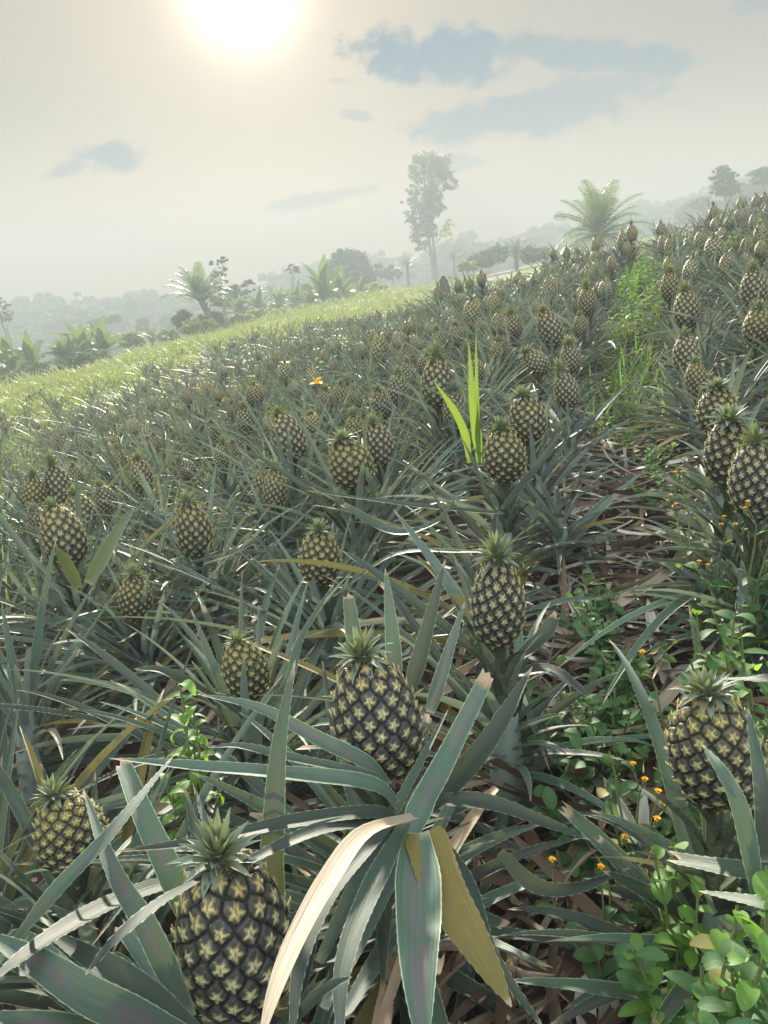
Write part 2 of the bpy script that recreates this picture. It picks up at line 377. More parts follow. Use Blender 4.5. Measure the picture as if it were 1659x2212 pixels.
# ------------------------------------------------------------------ pineapple fruit, crown, rosette
def fruit_mesh(nu, nv, seed, h=.165, dia=.125, neye=124, spikes=True, big=1.0):
    g = np.random.default_rng(seed)
    t = np.linspace(0, 1, 400)
    prof = np.clip((np.sin(np.pi * np.clip(t, 0, 1) ** .93)), 0, 1) ** .42 * (1.04 - .12 * t)          # plump barrel, slimmer at the top
    rad = dia / 2 * prof / prof.max(); zz = h * t
    ds = np.hypot(np.gradient(rad), np.gradient(zz)); area = np.cumsum(rad * ds); area /= area[-1]; L = np.cumsum(ds)
    k = np.arange(neye); te = np.interp((k + .5) / neye, area, t)
    th = k * np.radians(137.508) + g.normal(0, .03, neye)
    pos = lambda T, H: np.stack([np.interp(T, t, rad) * np.cos(H), np.interp(T, t, rad) * np.sin(H), np.interp(T, t, zz)], -1)
    Ec = pos(te, th); east = np.stack([-np.sin(th), np.cos(th), 0 * th], -1)
    dT = unit(pos(np.clip(te + .01, 0, 1), th) - pos(np.clip(te - .01, 0, 1), th)); nor = np.cross(east, dT)
    Tg = np.linspace(.004, .996, nv); Hg = np.linspace(0, 2 * np.pi, nu + 1)
    P = pos(np.repeat(Tg[:, None], nu + 1, 1), np.repeat(Hg[None], nv, 0)).reshape(-1, 3)
    D = np.linalg.norm(P[:, None] - Ec[None], axis=2) if len(P) * neye < 6e6 else np.concatenate([np.linalg.norm(p[:, None] - Ec[None], axis=2) for p in np.array_split(P, 8)])
    o = np.argsort(D, axis=1)[:, :2]; d1 = np.take_along_axis(D, o[:, :1], 1)[:, 0]; d2 = np.take_along_axis(D, o[:, 1:], 1)[:, 0]; e = o[:, 0]
    Rr = np.sqrt(np.pi * dia * h * .9 / neye) * .56
    dv = P - Ec[e]; a = (dv * east[e]).sum(1) / Rr; b = (dv * dT[e]).sum(1) / Rr + .16
    rho = np.hypot(a, b); phi = np.arctan2(b, a) + g.normal(0, .12, neye)[e]
    nr = 5; lobe = np.maximum(0, np.cos(nr * (phi + np.pi / 2) / 2) ** 2) ** 2.2
    rs = big * (.38 + .50 * lobe * np.where(b > 0, .62, 1.0)) * g.uniform(.85, 1.15, neye)[e]
    star = 1 - sst(rho / rs * (1 + .35 * g.normal(0, 1, len(rho)) * .5), .2, 1.3)
    edge = (d2 - d1) / Rr; groove = 1 - sst(edge, .12, .40)
    nrm = np.cross(np.stack([-np.sin(np.tile(Hg, nv)), np.cos(np.tile(Hg, nv)), 0 * np.tile(Hg, nv)], -1), unit(np.gradient(P.reshape(nv, nu + 1, 3), axis=0)).reshape(-1, 3))
    disp = Rr * (.27 * sst(edge, 0, .42) + .17 * star * np.clip(1.2 - rho, 0, 1) + .10 * np.clip(b, -.6, .7) * (1 - star)) - Rr * .2
    P2 = P + nrm * disp[:, None]
    r_e = g.uniform(0, 1, neye)
    A = np.stack([star * (1 - .6 * groove), groove * (1 - .5 * star), r_e[e], np.repeat(Tg, nu + 1)], -1)
    ac = Acc(); P2 = P2.reshape(nv, nu + 1, 3); P2[:, -1] = P2[:, 0]
    ac.grid(P2, A.reshape(nv, nu + 1, 4))
    if spikes:
        for i in range(neye):
            if te[i] < .02: continue
            ln = Rr * g.uniform(.7, 1.2) * (1.0 + .5 * (te[i] > .8)); up = g.uniform(.25, .6)
            c = Ec[i] - dT[i] * Rr * .15
            b0 = c - east[i] * Rr * .13 + nor[i] * Rr * .12; b1 = c + east[i] * Rr * .13 + nor[i] * Rr * .12; b2 = c - dT[i] * Rr * .28 + nor[i] * Rr * .3
            mid = c + dT[i] * Rr * .1 + nor[i] * Rr * (.30 + .22 * up); tip = c + dT[i] * ln * .62 + nor[i] * ln * (.35 + .5 * up) + east[i] * g.normal(0, .12) * Rr
            V = np.stack([b0, b1, b2, mid, tip]); F = [[2, 1, 3], [0, 2, 3], [2, 1, 4], [0, 2, 4], [1, 0, 4]]
            V[3] = b2 * .5 + tip * .5 + nor[i] * Rr * .08
            F = [[0, 2, 3], [2, 1, 3], [0, 3, 4], [3, 1, 4], [1, 0, 4]]
            ac.add(V, F, np.array([[.3, 0, r_e[i], te[i]], [.3, 0, r_e[i], te[i]], [.45, 0, r_e[i], te[i]], [.6, 0, r_e[i], te[i] * .5 + .4], [1, 0, r_e[i], 1.36]]))
    return ac.mesh('fruit', M_FRUIT)

def crown_mesh(seed, nl=46, size=1.0, cols=3, n=6):
    g = np.random.default_rng(seed); ac = Acc()
    for i in range(nl):
        f = i / (nl - 1); az = i * 2.39996 + g.normal(0, .15)
        el = R(-8 + 84 * f ** .9) + g.normal(0, .09); ln = size * (.033 + .020 * math.sin(math.pi * min(1, f * 1.15 + .1))) * g.uniform(.85, 1.15)
        z = .004 + .020 * f; rb = .017 * (1 - f * .75)
        C, S = arch((rb * math.cos(az), rb * math.sin(az), z * size), az, el, ln, R(-20 + 62 * (1 - f)) * g.uniform(.6, 1.3), 1.5, 0, n)
        W = size * .0100 * (1.05 - .35 * f) * np.minimum(1, .9 + np.linspace(0, 1, n)) * (1 - np.linspace(0, 1, n) ** 1.5) + .0003
        ribbon(ac, C, S, W, .45, cols, g.random(), .55 if (g.random() < .1) else 0)
    tube(ac, [(0, 0, -.012), (0, 0, .012), (0, 0, .02 * size)], [.020, .016, .006], (.5, .3, .2, 0), 8)
    return ac.mesh('crown', M_CROWN)

def rosette_mesh(seed, nl=36, cols=5, n=13, teeth=0.0, size=1.0, edge=False, tall=0.0):
    g = np.random.default_rng(seed); ac = Acc()
    for i in range(nl):
        f = i / (nl - 1); az = i * 2.39996 + g.normal(0, .22)
        z = .05 + .19 * f; el = R(4 + 8 * tall + (60 + 8 * tall) * f ** 1.2) + g.normal(0, .14)
        ln = size * (.48 + .24 * math.sin(math.pi * min(1, .18 + f * .8))) * g.uniform(.78, 1.15) * (1 - (.52 - .34 * tall) * max(0, f - .45) / .55)
        if edge and math.cos(az) > .25: ln *= (.45 if teeth else .6)
        W = size * .0158 * g.uniform(.82, 1.15) * (1 - .25 * f)
        dr = R(g.uniform(18, 70)) * (1.1 - .65 * f)
        cut = None; nn = n
        if g.random() < .16: cut = g.uniform(.45, .85)
        k = 0.0; q = g.random()
        if f < .4: k = .5 if q < .15 else (.95 if q < .33 else 0)
        if k > .8: el -= .35; dr += .5
        elif q < .03: k = .5
        rb = .026 * (1.1 - .5 * f); lnn = ln * (cut or 1)
        C, S = arch((rb * math.cos(az), rb * math.sin(az), z), az, el, lnn, dr * (cut or 1), g.uniform(1.1, 2.0), g.normal(0, .16), nn, g.normal(0, .5))
        ribbon(ac, C, S, wprof(nn, W, g.uniform(.8, 1.25), cut), g.uniform(.35, .95), cols, g.random() * .94, k, teeth, cut, .05 * (cols > 3))
        if cut: ac.A[-1 if not teeth else -3][-cols:, 3] = .95
    tube(ac, [(0, 0, -.06), (0, 0, .1), (0, 0, .27)], [.034, .036, .024], (.2, .5, .3, .6), 8)
    return ac.mesh('leaves', M_LEAF)

def stalk_mesh(seed):
    g = np.random.default_rng(seed); ac = Acc()
    tube(ac, [(0, 0, .2), (0, 0, .3), (0, 0, .425), (0, 0, .445)], [.011, .010, .011, .018], (.2, .5, .5, 0), 8)
    for i in range(13):
        C, S = arch((.008 * math.cos(i * 2.4), .008 * math.sin(i * 2.4), .20 + .017 * i), i * 2.4, R(62), .20 - .007 * i, R(38), 1.5, 0, 7)
        ribbon(ac, C, S, wprof(7, .011), .4, 3, .5, 0)
    return ac.mesh('stalk', M_STALK)

FR = {'hi': [fruit_mesh(220, 150, 30 + i) for i in range(4)], 'mid': [fruit_mesh(104, 72, 40 + i, big=1.15) for i in range(4)], 'low': [fruit_mesh(60, 42, 50 + i, spikes=False, big=1.5) for i in range(3)]}
CW = {'hi': [crown_mesh(60 + i, 50, 1.0, 3, 7) for i in range(4)], 'mid': [crown_mesh(70 + i, 36, 1.0, 3, 5) for i in range(3)], 'low': [crown_mesh(80 + i, 24, 1.05, 2, 4) for i in range(3)]}
RE = {'hi': [rosette_mesh(190 + i, 44, 5, 14, .0007, 1.0, True) for i in range(4)], 'mid': [rosette_mesh(200 + i, 34, 3, 10, 0, 1.0, True, .4) for i in range(4)], 'low': [rosette_mesh(210 + i, 28, 3, 7, 0, 1.0, True, .6) for i in range(3)]}
RS = {'hi': [rosette_mesh(90 + i, 44, 5, 14, .0007, tall=.5) for i in range(8)], 'mid': [rosette_mesh(100 + i, 38, 3, 10, tall=.6) for i in range(8)], 'low': [rosette_mesh(110 + i, 30, 3, 7, tall=.75) for i in range(6)]}
ST = [stalk_mesh(1)]
PLANTS = []
def plant(x, y, size=1.0, fruit=None, label=None, group=None, lod='mid', rot=None, seed=0, fh=None, leaves=True):
    """fruit = (scale, lean towards the photo's left in radians, lean away from the viewer) ; fh = height of the fruit's middle above the soil"""
    z = G(x, y)
    root = tag(link('pineapple_plant', None, None, (x, y, z)), label, 'pineapple plant', group)
    rot = random.uniform(0, 6.28) if rot is None else rot
    s = size if fh is None else float(np.clip(fh / .50, .75, 1.25))
    pick = lambda L: L[seed % len(L)]
    u_, v_ = uv(x, y); by_path = abs(v_ + .1) < .62 and u_ > .5
    if by_path: rot = (ROW * -1 if v_ < -.1 else math.pi - ROW) + random.uniform(-.35, .35)
    lv = link('leaves', pick((RE if by_path else RS)[lod]), root); lv.rotation_euler = (random.uniform(-.08, .08), random.uniform(-.08, .08), rot); lv.scale = (size, size, s)
    if fruit:
        fs, lean, back = fruit
        zb = (fh if fh is not None else .52 * s) - .0825 * fs * math.cos(lean)
        sk = link('stalk', ST[0], root); sk.scale = (s, s, zb / .44)
        fr = link('fruit', pick(FR[lod]), root, (math.sin(lean) * .0825 * fs, 0, zb)); fr.rotation_euler = (back, -lean, random.uniform(-.5, .5)); fr.scale = (fs * random.uniform(.95, 1.05), fs * random.uniform(.95, 1.05), fs * random.uniform(.92, 1.25))
        fr.location.x = .0825 * fs * math.sin(lean)
        cw = link('crown', pick(CW[lod]), fr, (0, 0, .158)); c = random.uniform(.75, 1.2) * {'hi': .82, 'mid': .85, 'low': .75}[lod]; cw.scale = (c, c, c * random.uniform(.85, 1.5)); cw.rotation_euler = (random.uniform(-.2, .2), -lean * .25, random.uniform(0, 6))
    PLANTS.append((x, y, root))
    return root
# ------------------------------------------------------------------ the pineapple field
# each fruit seen in the photo: picture x, y, width (in a 1659 x 2212 frame), lean in the picture (deg, + = left), seed, label
GR = 'pineapple plants in the planted rows'
MAIN = [
 (512, 2050, 262, 11, 0, 'big ripening pineapple plant at the very front, fruit half hidden by a pale arching leaf'),
 (812, 1572, 205, 14, 1, 'pineapple plant with plump leaning yellow-eyed fruit and open crown, behind the frontmost plant'),
 (1075, 1320, 130, 1, 2, 'upright symmetrical pineapple plant with long spiky crown just left of the litter path'),
 (145, 1795, 160, 25, 3, 'pineapple plant with bushy green crown leaning over its fruit, by the left photo edge'),
 (1548, 1625, 195, 8, 1, 'big pineapple plant right of the path behind orange-flowered stems, crown tipped left'),
 (530, 1452, 105, 14, 0, 'pineapple plant with brown-tipped crown just right of the lime-green leafy weed'),
 (690, 1205, 95, 2, 2, 'pineapple plant with yellowish fruit in the gap behind two upright purple leaves'),
 (292, 1297, 68, 6, 3, 'low pineapple plant with a small flat-bottomed fruit above the lime-green weed'),
 (420, 1155, 78, 12, 0, 'pineapple plant with egg-shaped fruit and short crown, standing clear in the left middle'),
 (140, 1165, 85, 22, 1, 'pineapple plant whose long grey fruit leans strongly left near the left photo edge'),
 (172, 1108, 64, 15, 2, 'pineapple plant just behind the strongly leaning grey fruit on the left'),
 (130, 1058, 56, 14, 3, 'pineapple plant with dark fruit, third in the cluster at the left edge'),
 (76, 1073, 48, 8, 1, 'pineapple plant with round fruit, leftmost of the cluster at the left edge'),
 (575, 1050, 58, 4, 2, 'pineapple plant with small upright yellowish fruit and tall crown on a bare stem'),
 (757, 1000, 96, 20, 0, 'pineapple plant with long heavy fruit leaning left, in the middle of the photo'),
 (625, 950, 74, 24, 1, 'pineapple plant with purple-grey fruit leaning left, left of the long heavy one'),
 (822, 970, 64, 14, 3, 'pineapple plant with fruit partly hidden right behind the long heavy fruit'),
 (1090, 985, 92, 8, 2, 'pineapple plant with neat pale-eyed fruit on a visible green stalk, left of the path'),
 (1140, 905, 78, 10, 0, 'pineapple plant with broad fruit just behind the neat pale-eyed one'),
 (945, 835, 72, 5, 1, 'pineapple plant with tall barrel fruit just left of the lime-green maize blades'),
 (860, 846, 46, 4, 3, 'pineapple plant with small fruit immediately left of the tall barrel fruit'),
 (882, 815, 36, 3, 2, 'pineapple plant with narrow fruit peeping behind the small one beside the barrel fruit'),
 (1225, 850, 50, 16, 0, 'pineapple plant with crown bent left at the left edge of the path'),
 (1549, 884, 80, 4, 2, 'pineapple plant with squat fruit right of the path, rear of three in a row'),
 (1575, 985, 100, 6, 3, 'pineapple plant with full crown right of the path, middle of three in a row'),
 (1632, 1055, 100, 2, 1, 'pineapple plant cut by the right photo edge with tall pale crown, front of three'),
 (1628, 1300, 70, 0, 2, 'pineapple plant half buried in orange-flowered weeds at the right edge'),
 (1504, 842, 44, 4, 0, 'pineapple plant with small grey fruit behind the squat one right of the path'),
 (1484, 772, 55, 4, 1, 'pineapple plant with oval fruit behind an upright blade right of the path'),
 (1484, 674, 52, 3, 2, 'pineapple plant with pale round fruit right of the green weedy stretch of path'),
 (1449, 627, 37, 4, 3, 'pineapple plant behind the pale round fruit, close to the path edge'),
 (1449, 575, 30, 5, 0, None), (1629, 629, 52, 2, 0, 'pineapple plant with large dark fruit by the right edge, halfway up the slope'),
 (1634, 708, 54, 2, 3, 'pineapple plant with fruit at the right edge below the large dark one'),
 (1542, 537, 38, 3, 1, 'pineapple plant with prominent dark fruit on the upper slope right of the path'),
 (1572, 572, 32, 6, 2, None), (1514, 519, 25, 3, 0, None), (1434, 532, 23, 3, 1, None), (1597, 467, 22, 2, 2, None),
 (1577, 480, 21, 2, 0, None), (1632, 479, 24, 2, 1, None), (1644, 510, 25, 3, 2, None), (1542, 462, 20, 4, 0, None), (1634, 437, 17, 0, 1, None), (1652, 436, 17, 0, 2, None),
 (1427, 494, 20, 2, 0, None), (1600, 440, 15, 0, 1, None),
 (1232, 779, 42, 6, 2, 'pineapple plant with rounded fruit left of the path, behind the bent-crown one'),
 (1077, 764, 37, 4, 3, 'pineapple plant with grey fruit just right of the maize blades'),
 (1190, 716, 54, 20, 0, 'pineapple plant with broad fruit crossed by a pale blade, well up the slope'),
 (1254, 709, 30, 4, 1, None), (1107, 705, 41, 6, 2, 'pineapple plant with long oval yellowish fruit, middle of the slope'),
 (1067, 662, 30, 4, 3, None), (1019, 680, 40, 2, 0, 'pineapple plant with reddish-brown fruit on the slope, above the maize blades'),
 (1269, 657, 36, 4, 1, 'pineapple plant with yellow-eyed fruit just left of the green weedy stretch'),
 (1307, 627, 28, 3, 2, None), (947, 740, 34, 4, 3, 'pineapple plant with dark fruit above the tall barrel fruit'), (984, 723, 34, 3, 0, None),
 (862, 735, 30, 4, 1, None), (892, 707, 25, 4, 2, None), (972, 684, 25, 4, 3, None), (947, 640, 22, 4, 0, None), (1187, 628, 30, 5, 1, None),
 (1130, 622, 22, 4, 2, None), (1080, 632, 21, 4, 3, None), (1107, 645, 18, 4, 0, None), (1040, 602, 22, 3, 1, None), (990, 617, 18, 3, 2, None), (1015, 615, 18, 3, 0, None),
 (1157, 604, 18, 3, 0, None), (1175, 587, 17, 3, 1, None), (1197, 587, 19, 3, 2, None), (1275, 590, 20, 3, 0, None), (1322, 570, 20, 3, 1, None), (1224, 548, 16, 2, 2, None),
 (1195, 548, 13, 2, 0, None), (1245, 545, 15, 2, 1, None), (1287, 533, 19, 2, 2, None), (1285, 555, 21, 2, 0, None), (1365, 505, 22, 3, 1, None), (1345, 525, 22, 3, 2, None), (1355, 540, 19, 3, 0, None),
 (307, 1036, 48, 12, 3, 'pineapple plant with compact dark fruit and spreading crown, left part of the field'),
 (460, 934, 38, 14, 0, 'pineapple plant with slanted fruit beside the lime-green sprig, left part of the field'),
 (427, 916, 27, 8, 1, None), (530, 912, 40, 8, 2, 'pineapple plant with dark fruit above the slanted one, centre left'), (357, 882, 26, 6, 3, None),
 (550, 853, 37, 4, 0, 'pineapple plant with round fruit standing in open leaves, centre left'), (617, 804, 35, 4, 1, 'pineapple plant with fruit and tufted crown left of the yellow flower'),
 (405, 857, 27, 4, 2, None), (447, 842, 20, 4, 3, None), (480, 810, 18, 4, 0, None), (555, 805, 18, 4, 1, None), (600, 773, 20, 4, 2, None), (630, 753, 19, 3, 3, None), (645, 743, 18, 4, 0, None), (670, 740, 19, 4, 1, None),
 (555, 768, 17, 3, 2, None), (700, 770, 22, 3, 3, None), (685, 772, 18, 4, 0, None), (720, 790, 25, 3, 1, None), (755, 818, 22, 3, 2, None), (737, 862, 36, 3, 3, 'pineapple plant with tall fruit just right of the yellow flower'),
 (770, 727, 20, 3, 0, None), (820, 761, 40, 2, 1, 'pineapple plant with reddish fruit standing tall at mid slope, left of centre'), (337, 815, 15, 4, 2, None), (415, 830, 17, 4, 3, None),
 (175, 885, 15, 4, 0, None), (195, 888, 15, 4, 1, None), (160, 910, 17, 4, 2, None), (757, 700, 15, 3, 3, None), (800, 695, 15, 3, 0, None), (515, 788, 15, 3, 1, None),
 (150, 964, 22, 8, 0, None), (190, 964, 22, 8, 1, None), (245, 960, 27, 8, 2, None), (335, 957, 31, 8, 3, None), (257, 997, 32, 10, 0, None), (245, 1032, 25, 8, 1, None), (162, 1032, 36, 10, 2, 'pineapple plant behind the left-edge cluster, half sunk in grassy leaves'),
]
def zone_label(u, v, d):
    if v > 0 and u > 7.5: return 'small pineapple plant near the hilltop right of the path, against the sky', 'plants near the hilltop right of the path'
    if v > 0: return 'pineapple plant among the crowded rows right of the path', 'plants in the crowded rows right of the path'
    if u > 8.5 and v > -3: return 'small pineapple plant near the far crest left of the path, below the bushy palm', 'plants near the far crest left of the path'
    if v < -4.0: return 'small hazy pineapple plant in the rows beside the left grass edge', 'plants in the rows beside the left grass'
    if d < 2.6: return 'pineapple plant of crossing grey-green blades between the nearer fruiting plants', 'leafy plants between the nearer fruits'
    if u > 5: return 'pineapple plant in the dense upper middle rows left of the path', 'plants in the dense upper middle rows'
    return 'pineapple plant in the middle rows left of the path, behind the nearer fruits', 'plants in the middle rows left of the path'
def lod_of(d): return 'hi' if d < 2.7 else ('mid' if d < 6.5 else 'low')
MAINROOT = []
for i, (cx, cy, wd, ln, sd, lab) in enumerate(MAIN):
    wd *= (.80 if i == 0 else .74 if i == 3 else .88 if i < 6 else .95)
    d0 = .125 * FPX / wd; r_ = ray(cx, cy); best = None
    for k in np.linspace(.72, 1.35, 64):
        q = r_ * d0 * k; h = q[2] - G(q[0], q[1]); cost = abs(math.log(k)) + 6 * max(0, (.45 if d0 < 3 else .38) - h) + 6 * max(0, h - (.68 if i < 6 else .54 if d0 < 3 else .48))
        if best is None or cost < best[0]: best = (cost, k, q, h)
    _, k, q, h = best; h = max(h, .3)
    auto = 5 - math.degrees(math.atan((cx - PW / 2) / 5900)) * 1.0
    u_, v_ = uv(q[0], q[1]); zl, zg = zone_label(u_, v_, d0)
    p = plant(q[0], q[1], random.uniform(.9, 1.08), (k, R(ln - auto), R(random.uniform(-4, 4))), lab or zl, zg if not lab else GR, lod_of(d0 * k), None, sd + i % 2 * 4 if d0 > 1.2 else sd, h)
    if i in (0, 1, 4):
        for c_ in p.children_recursive:
            if c_.name.startswith('crown'): c_.scale = (.76, .76, .82)
            if c_.name.startswith('fruit'): c_.scale = (k, k, k * (1.2 if i == 0 else 1.12 if i == 1 else 1.0))
    MAINROOT.append(p)

def project(p):
    p = np.asarray(p, float); z = p @ FW
    return PW / 2 + FPX * (p @ RT) / z, PH / 2 - FPX * (p @ UP) / z, z
# leafy plants that show no fruit, near the viewer
for (cx, cy, sz, sd) in ((45, 1590, 1.05, 1), (535, 1585, .95, 3), (470, 1285, .9, 5), (830, 1130, 1.0, 2), (-30, 1960, 1.0, 6), (1215, 1130, .85, 7), (300, 1400, .85, 4), (640, 1330, .8, 0), (1650, 1190, 1.0, 5), (1640, 1880, .9, 3)):
    q = on_ground(cx, cy, .2); u_, v_ = uv(q[0], q[1])
    lab = {45: 'fruitless pineapple plant with thick pale heart of blades at the left edge', 535: 'fruitless blue-green pineapple plant behind the plump leaning fruit'}.get(cx)
    z1, z2 = zone_label(u_, v_, np.linalg.norm(q)); plant(q[0], q[1], sz, None, lab or z1, GR if lab else z2, 'hi', None, sd)
# the rest of the rows
cand = []
vrows = [-.50 - .44 * k for k in range(21)] + [.30 + .46 * k for k in range(15)]
for v0 in vrows:
    for u0 in np.arange(.1, 15.5, .44):
        u_ = u0 + rng.normal(0, .07); v_ = v0 + rng.normal(0, .05)
        if v_ < -8.9 + .25 * math.sin(u_ * 1.3) or (v_ < -5.2 and u_ < 3.5): continue
        if v_ < -5.5 and rng.random() < .25 + .12 * (-v_ - 5.5): continue
        x, y = xy(u_, v_); z = G(x, y); d = math.sqrt(x * x + y * y + (z + .4) ** 2)
        if d < .95 or y < .15 or (d < 1.7 and -.62 < v_ < .36): continue
        X_, Y_, Z_ = project((x, y, z + .4))
        mg = 420 / Z_ + 40
        if Z_ < .2 or X_ < -mg or X_ > PW + mg or Y_ > PH + mg: continue
        if any((x - a) ** 2 + (y - b) ** 2 < (.30 if d < 3 else .24) ** 2 for a, b, _ in PLANTS): continue
        cand.append((d, x, y, u_, v_)); PLANTS.append((x, y, None))
cand.sort()
NIND = 300 - len([p for p in PLANTS if p[2] is not None])
FAR = cand[NIND:]
for i, (d, x, y, u_, v_) in enumerate(cand[:NIND]):
    zl, zg = zone_label(u_, v_, d)
    pf = 0 if d < 2.4 else (.35 if d < 4 else (.5 if v_ < -3 else .7))
    fr = (random.uniform(.62, .95), R(random.gauss(4, 11)), R(random.gauss(0, 9))) if random.random() < pf else None
    plant(x, y, random.uniform(.8, 1.02), fr, zl, zg, lod_of(d), None, i, None if fr is None else random.uniform(.33, .47))
print('plants', len(PLANTS), 'far', len(FAR))

# everything beyond the 300 nearest: one mass of small plants
if FAR:
    fm = [fruit_mesh(36, 26, 150 + i, spikes=False, big=1.65) for i in range(2)]; cm = crown_mesh(160, 14, 1.05, 2, 3); rm = [rosette_mesh(170 + i, 26, 2, 5, tall=.75) for i in range(4)]
    def arrays(me):
        V = np.empty(len(me.vertices) * 3, np.float32); me.vertices.foreach_get('co', V); A = np.empty(len(me.vertices) * 4, np.float32); me.attributes['lf'].data.foreach_get('color', A)
        F = np.empty(len(me.loops), np.int32); me.loops.foreach_get('vertex_index', F); n_ = len(me.polygons); s0 = np.empty(n_, np.int32); me.polygons.foreach_get('loop_total', s0)
        st = np.r_[0, np.cumsum(s0)[:-1]]; q = F[(st[s0 == 4][:, None] + np.arange(4))]
        return V.reshape(-1, 3), A.reshape(-1, 4), q
    aF = [arrays(m_) for m_ in fm]; aC = arrays(cm); aR = [arrays(m_) for m_ in rm]
    ac = Acc(); cnt = []
    def put(arr, M, mi):
        V, A, q = arr; ac.add(V @ M[:3, :3].T + M[:3, 3], q, A); cnt.append((len(q), mi))
    for i, (d, x, y, u_, v_) in enumerate(FAR):
        z = G(x, y); s = random.uniform(.8, 1.02)
        M = np.array(Matrix.Translation((x, y, z)) @ Matrix.Rotation(random.uniform(0, 6.3), 4, 'Z') @ Matrix.Scale(s, 4)); put(aR[i % 4], M, 0)
        if random.random() < (.45 if v_ < -3 else .85):
            M = Matrix.Translation((x, y, z + random.uniform(.26, .40))) @ Euler((random.gauss(0, .16), random.gauss(-.05, .18), random.uniform(0, 6))).to_matrix().to_4x4() @ Matrix.Scale(random.uniform(.65, .95), 4)
            put(aF[i % 2], np.array(M), 1); put(aC, np.array(M @ Matrix.Translation((0, 0, .158))), 2)
    me = ac.mesh('distant_pineapple_plants', M_LEAF); me.materials.append(M_FRUIT); me.materials.append(M_CROWN)
    me.polygons.foreach_set('material_index', np.concatenate([np.full(a, b) for a, b in cnt]).astype(np.int32))
    tag(link('distant_pineapple_plants', me), 'mass of small hazy pineapple plants filling the far rows up to the crest', 'pineapple plants', None, 'stuff')
    for m_ in fm + rm + [cm]: bpy.data.meshes.remove(m_)

# leaves one can tell apart in the foreground: each a curved strap hanging on its own plant
def sig(owner, pts, wpx, rnd, kind=0.0, n=18, cut=False, roll=0.0, name='leaf', m_=None, wp=None, flip=1):
    if owner is not None and owner is MAINROOT[0] and wpx > 14: pts = [(a_, b_, c_ * 1.17) for a_, b_, c_ in pts]
    P = np.array([at(*p) for p in pts]); T_ = np.linspace(0, len(P) - 1, n); i = np.clip(T_.astype(int), 0, len(P) - 2); f = (T_ - i)[:, None]
    Pm = np.vstack([2 * P[0] - P[1], P, 2 * P[-1] - P[-2]]); a, b, c, d = Pm[i], Pm[i + 1], Pm[i + 2], Pm[i + 3]
    C = .5 * (2 * b + (c - a) * f + (2 * a - 5 * b + 4 * c - d) * f ** 2 + (3 * b - a - 3 * c + d) * f ** 3)
    T = unit(np.gradient(C, axis=0)); mid = C[n // 2]
    face = unit(np.array([0, -.25, 1.0]) if abs(T[n // 2][2]) < .75 else -mid)          # flat leaves face the sky, upright ones face out
    S = unit(np.cross(T, face)) * flip
    if roll: S = S * math.cos(roll) + np.cross(T, S) * math.sin(roll)
    W0 = (.86 if 16 < wpx < 40 else 1.0) * wpx * np.mean([p[2] for p in pts]) / FPX
    Wd = wprof(n, W0, 1.0, .72 if cut else None) if wp is None else W0 * np.interp(np.linspace(0, 1, n), *zip(*wp))
    ac = Acc(); ribbon(ac, C, S, Wd, .3, 5, rnd, kind, .0007 if m_ is None else 0, cut, .05)
    if cut: ac.A[0 if m_ is not None else 0][-5:, 3] = .95
    o = link(name, ac.mesh(name, m_ or M_LEAF), owner)
    if owner is not None: o.matrix_parent_inverse = Matrix.Translation(owner.location).inverted()
    return o
P1, P2, P3, P4, P5 = MAINROOT[:5]
sig(P2, [(895, 1765, .98), (790, 1800, .86), (715, 1895, .75), (645, 2020, .67), (595, 2140, .62), (560, 2260, .59)], 29, .66, .0, 24, m_=M_DRY)['label'] = 'pale sunlit arching leaf'
sig(P2, [(915, 1800, .97), (960, 1930, .92), (1030, 2050, .90), (1105, 2175, .88)], 46, .3, .5, 18, wp=((0, .8), (.06, 1.0), (.5, .85), (.85, .4), (1, .03)))['label'] = 'broken olive-yellow leaf'
sig(P2, [(640, 2120, 1.02), (590, 1940, 1.01), (592, 1760, .98), (605, 1590, .98), (638, 1425, 1.02)], 29, .7)
sig(P2, [(885, 1500, 1.16), (918, 1380, 1.17), (962, 1208, 1.22)], 22, .75)
sig(P2, [(852, 1480, 1.16), (848, 1380, 1.17), (832, 1228, 1.22)], 21, .8)
sig(P2, [(930, 1540, 1.12), (960, 1440, 1.12), (1004, 1300, 1.16)], 18, .72)
sig(P2, [(770, 1420, 1.22), (762, 1360, 1.22), (752, 1285, 1.24)], 20, .85, .3, cut=True)
sig(P2, [(860, 1745, 1.06), (800, 1695, 1.03), (610, 1672, 1.0), (420, 1655, 1.0), (235, 1638, 1.04)], 24, .35)
sig(P2, [(850, 1720, 1.09), (800, 1678, 1.06), (640, 1640, 1.03), (520, 1612, 1.04), (450, 1615, 1.05)], 13, .4)
sig(P2, [(870, 1800, 1.05), (820, 1758, 1.01), (640, 1775, .95), (450, 1815, .92), (250, 1840, .93)], 23, .3)
sig(P2, [(880, 1830, 1.05), (810, 1785, 1.0), (700, 1790, .95), (560, 1850, .9), (480, 1905, .88)], 22, .6)
sig(P2, [(840, 1700, 1.12), (790, 1650, 1.09), (690, 1600, 1.08), (560, 1530, 1.1), (430, 1500, 1.12)], 24, .8)
sig(P2, [(850, 1770, .97), (720, 1920, .88), (650, 2080, .82), (630, 2260, .78)], 22, .3)
sig(P2, [(875, 1780, .97), (790, 1950, .88), (740, 2100, .82), (735, 2280, .78)], 26, .25)
sig(P2, [(900, 1800, .97), (905, 1960, .9), (905, 2100, .84), (915, 2290, .8)], 48, .8)
sig(P2, [(930, 1790, 1.0), (1010, 1920, .97), (1060, 2060, .95), (1180, 2230, .95)], 22, .3)
sig(P1, [(690, 2080, .84), (790, 1870, .86), (880, 1700, .92), (968, 1533, 1.0)], 17, .1)
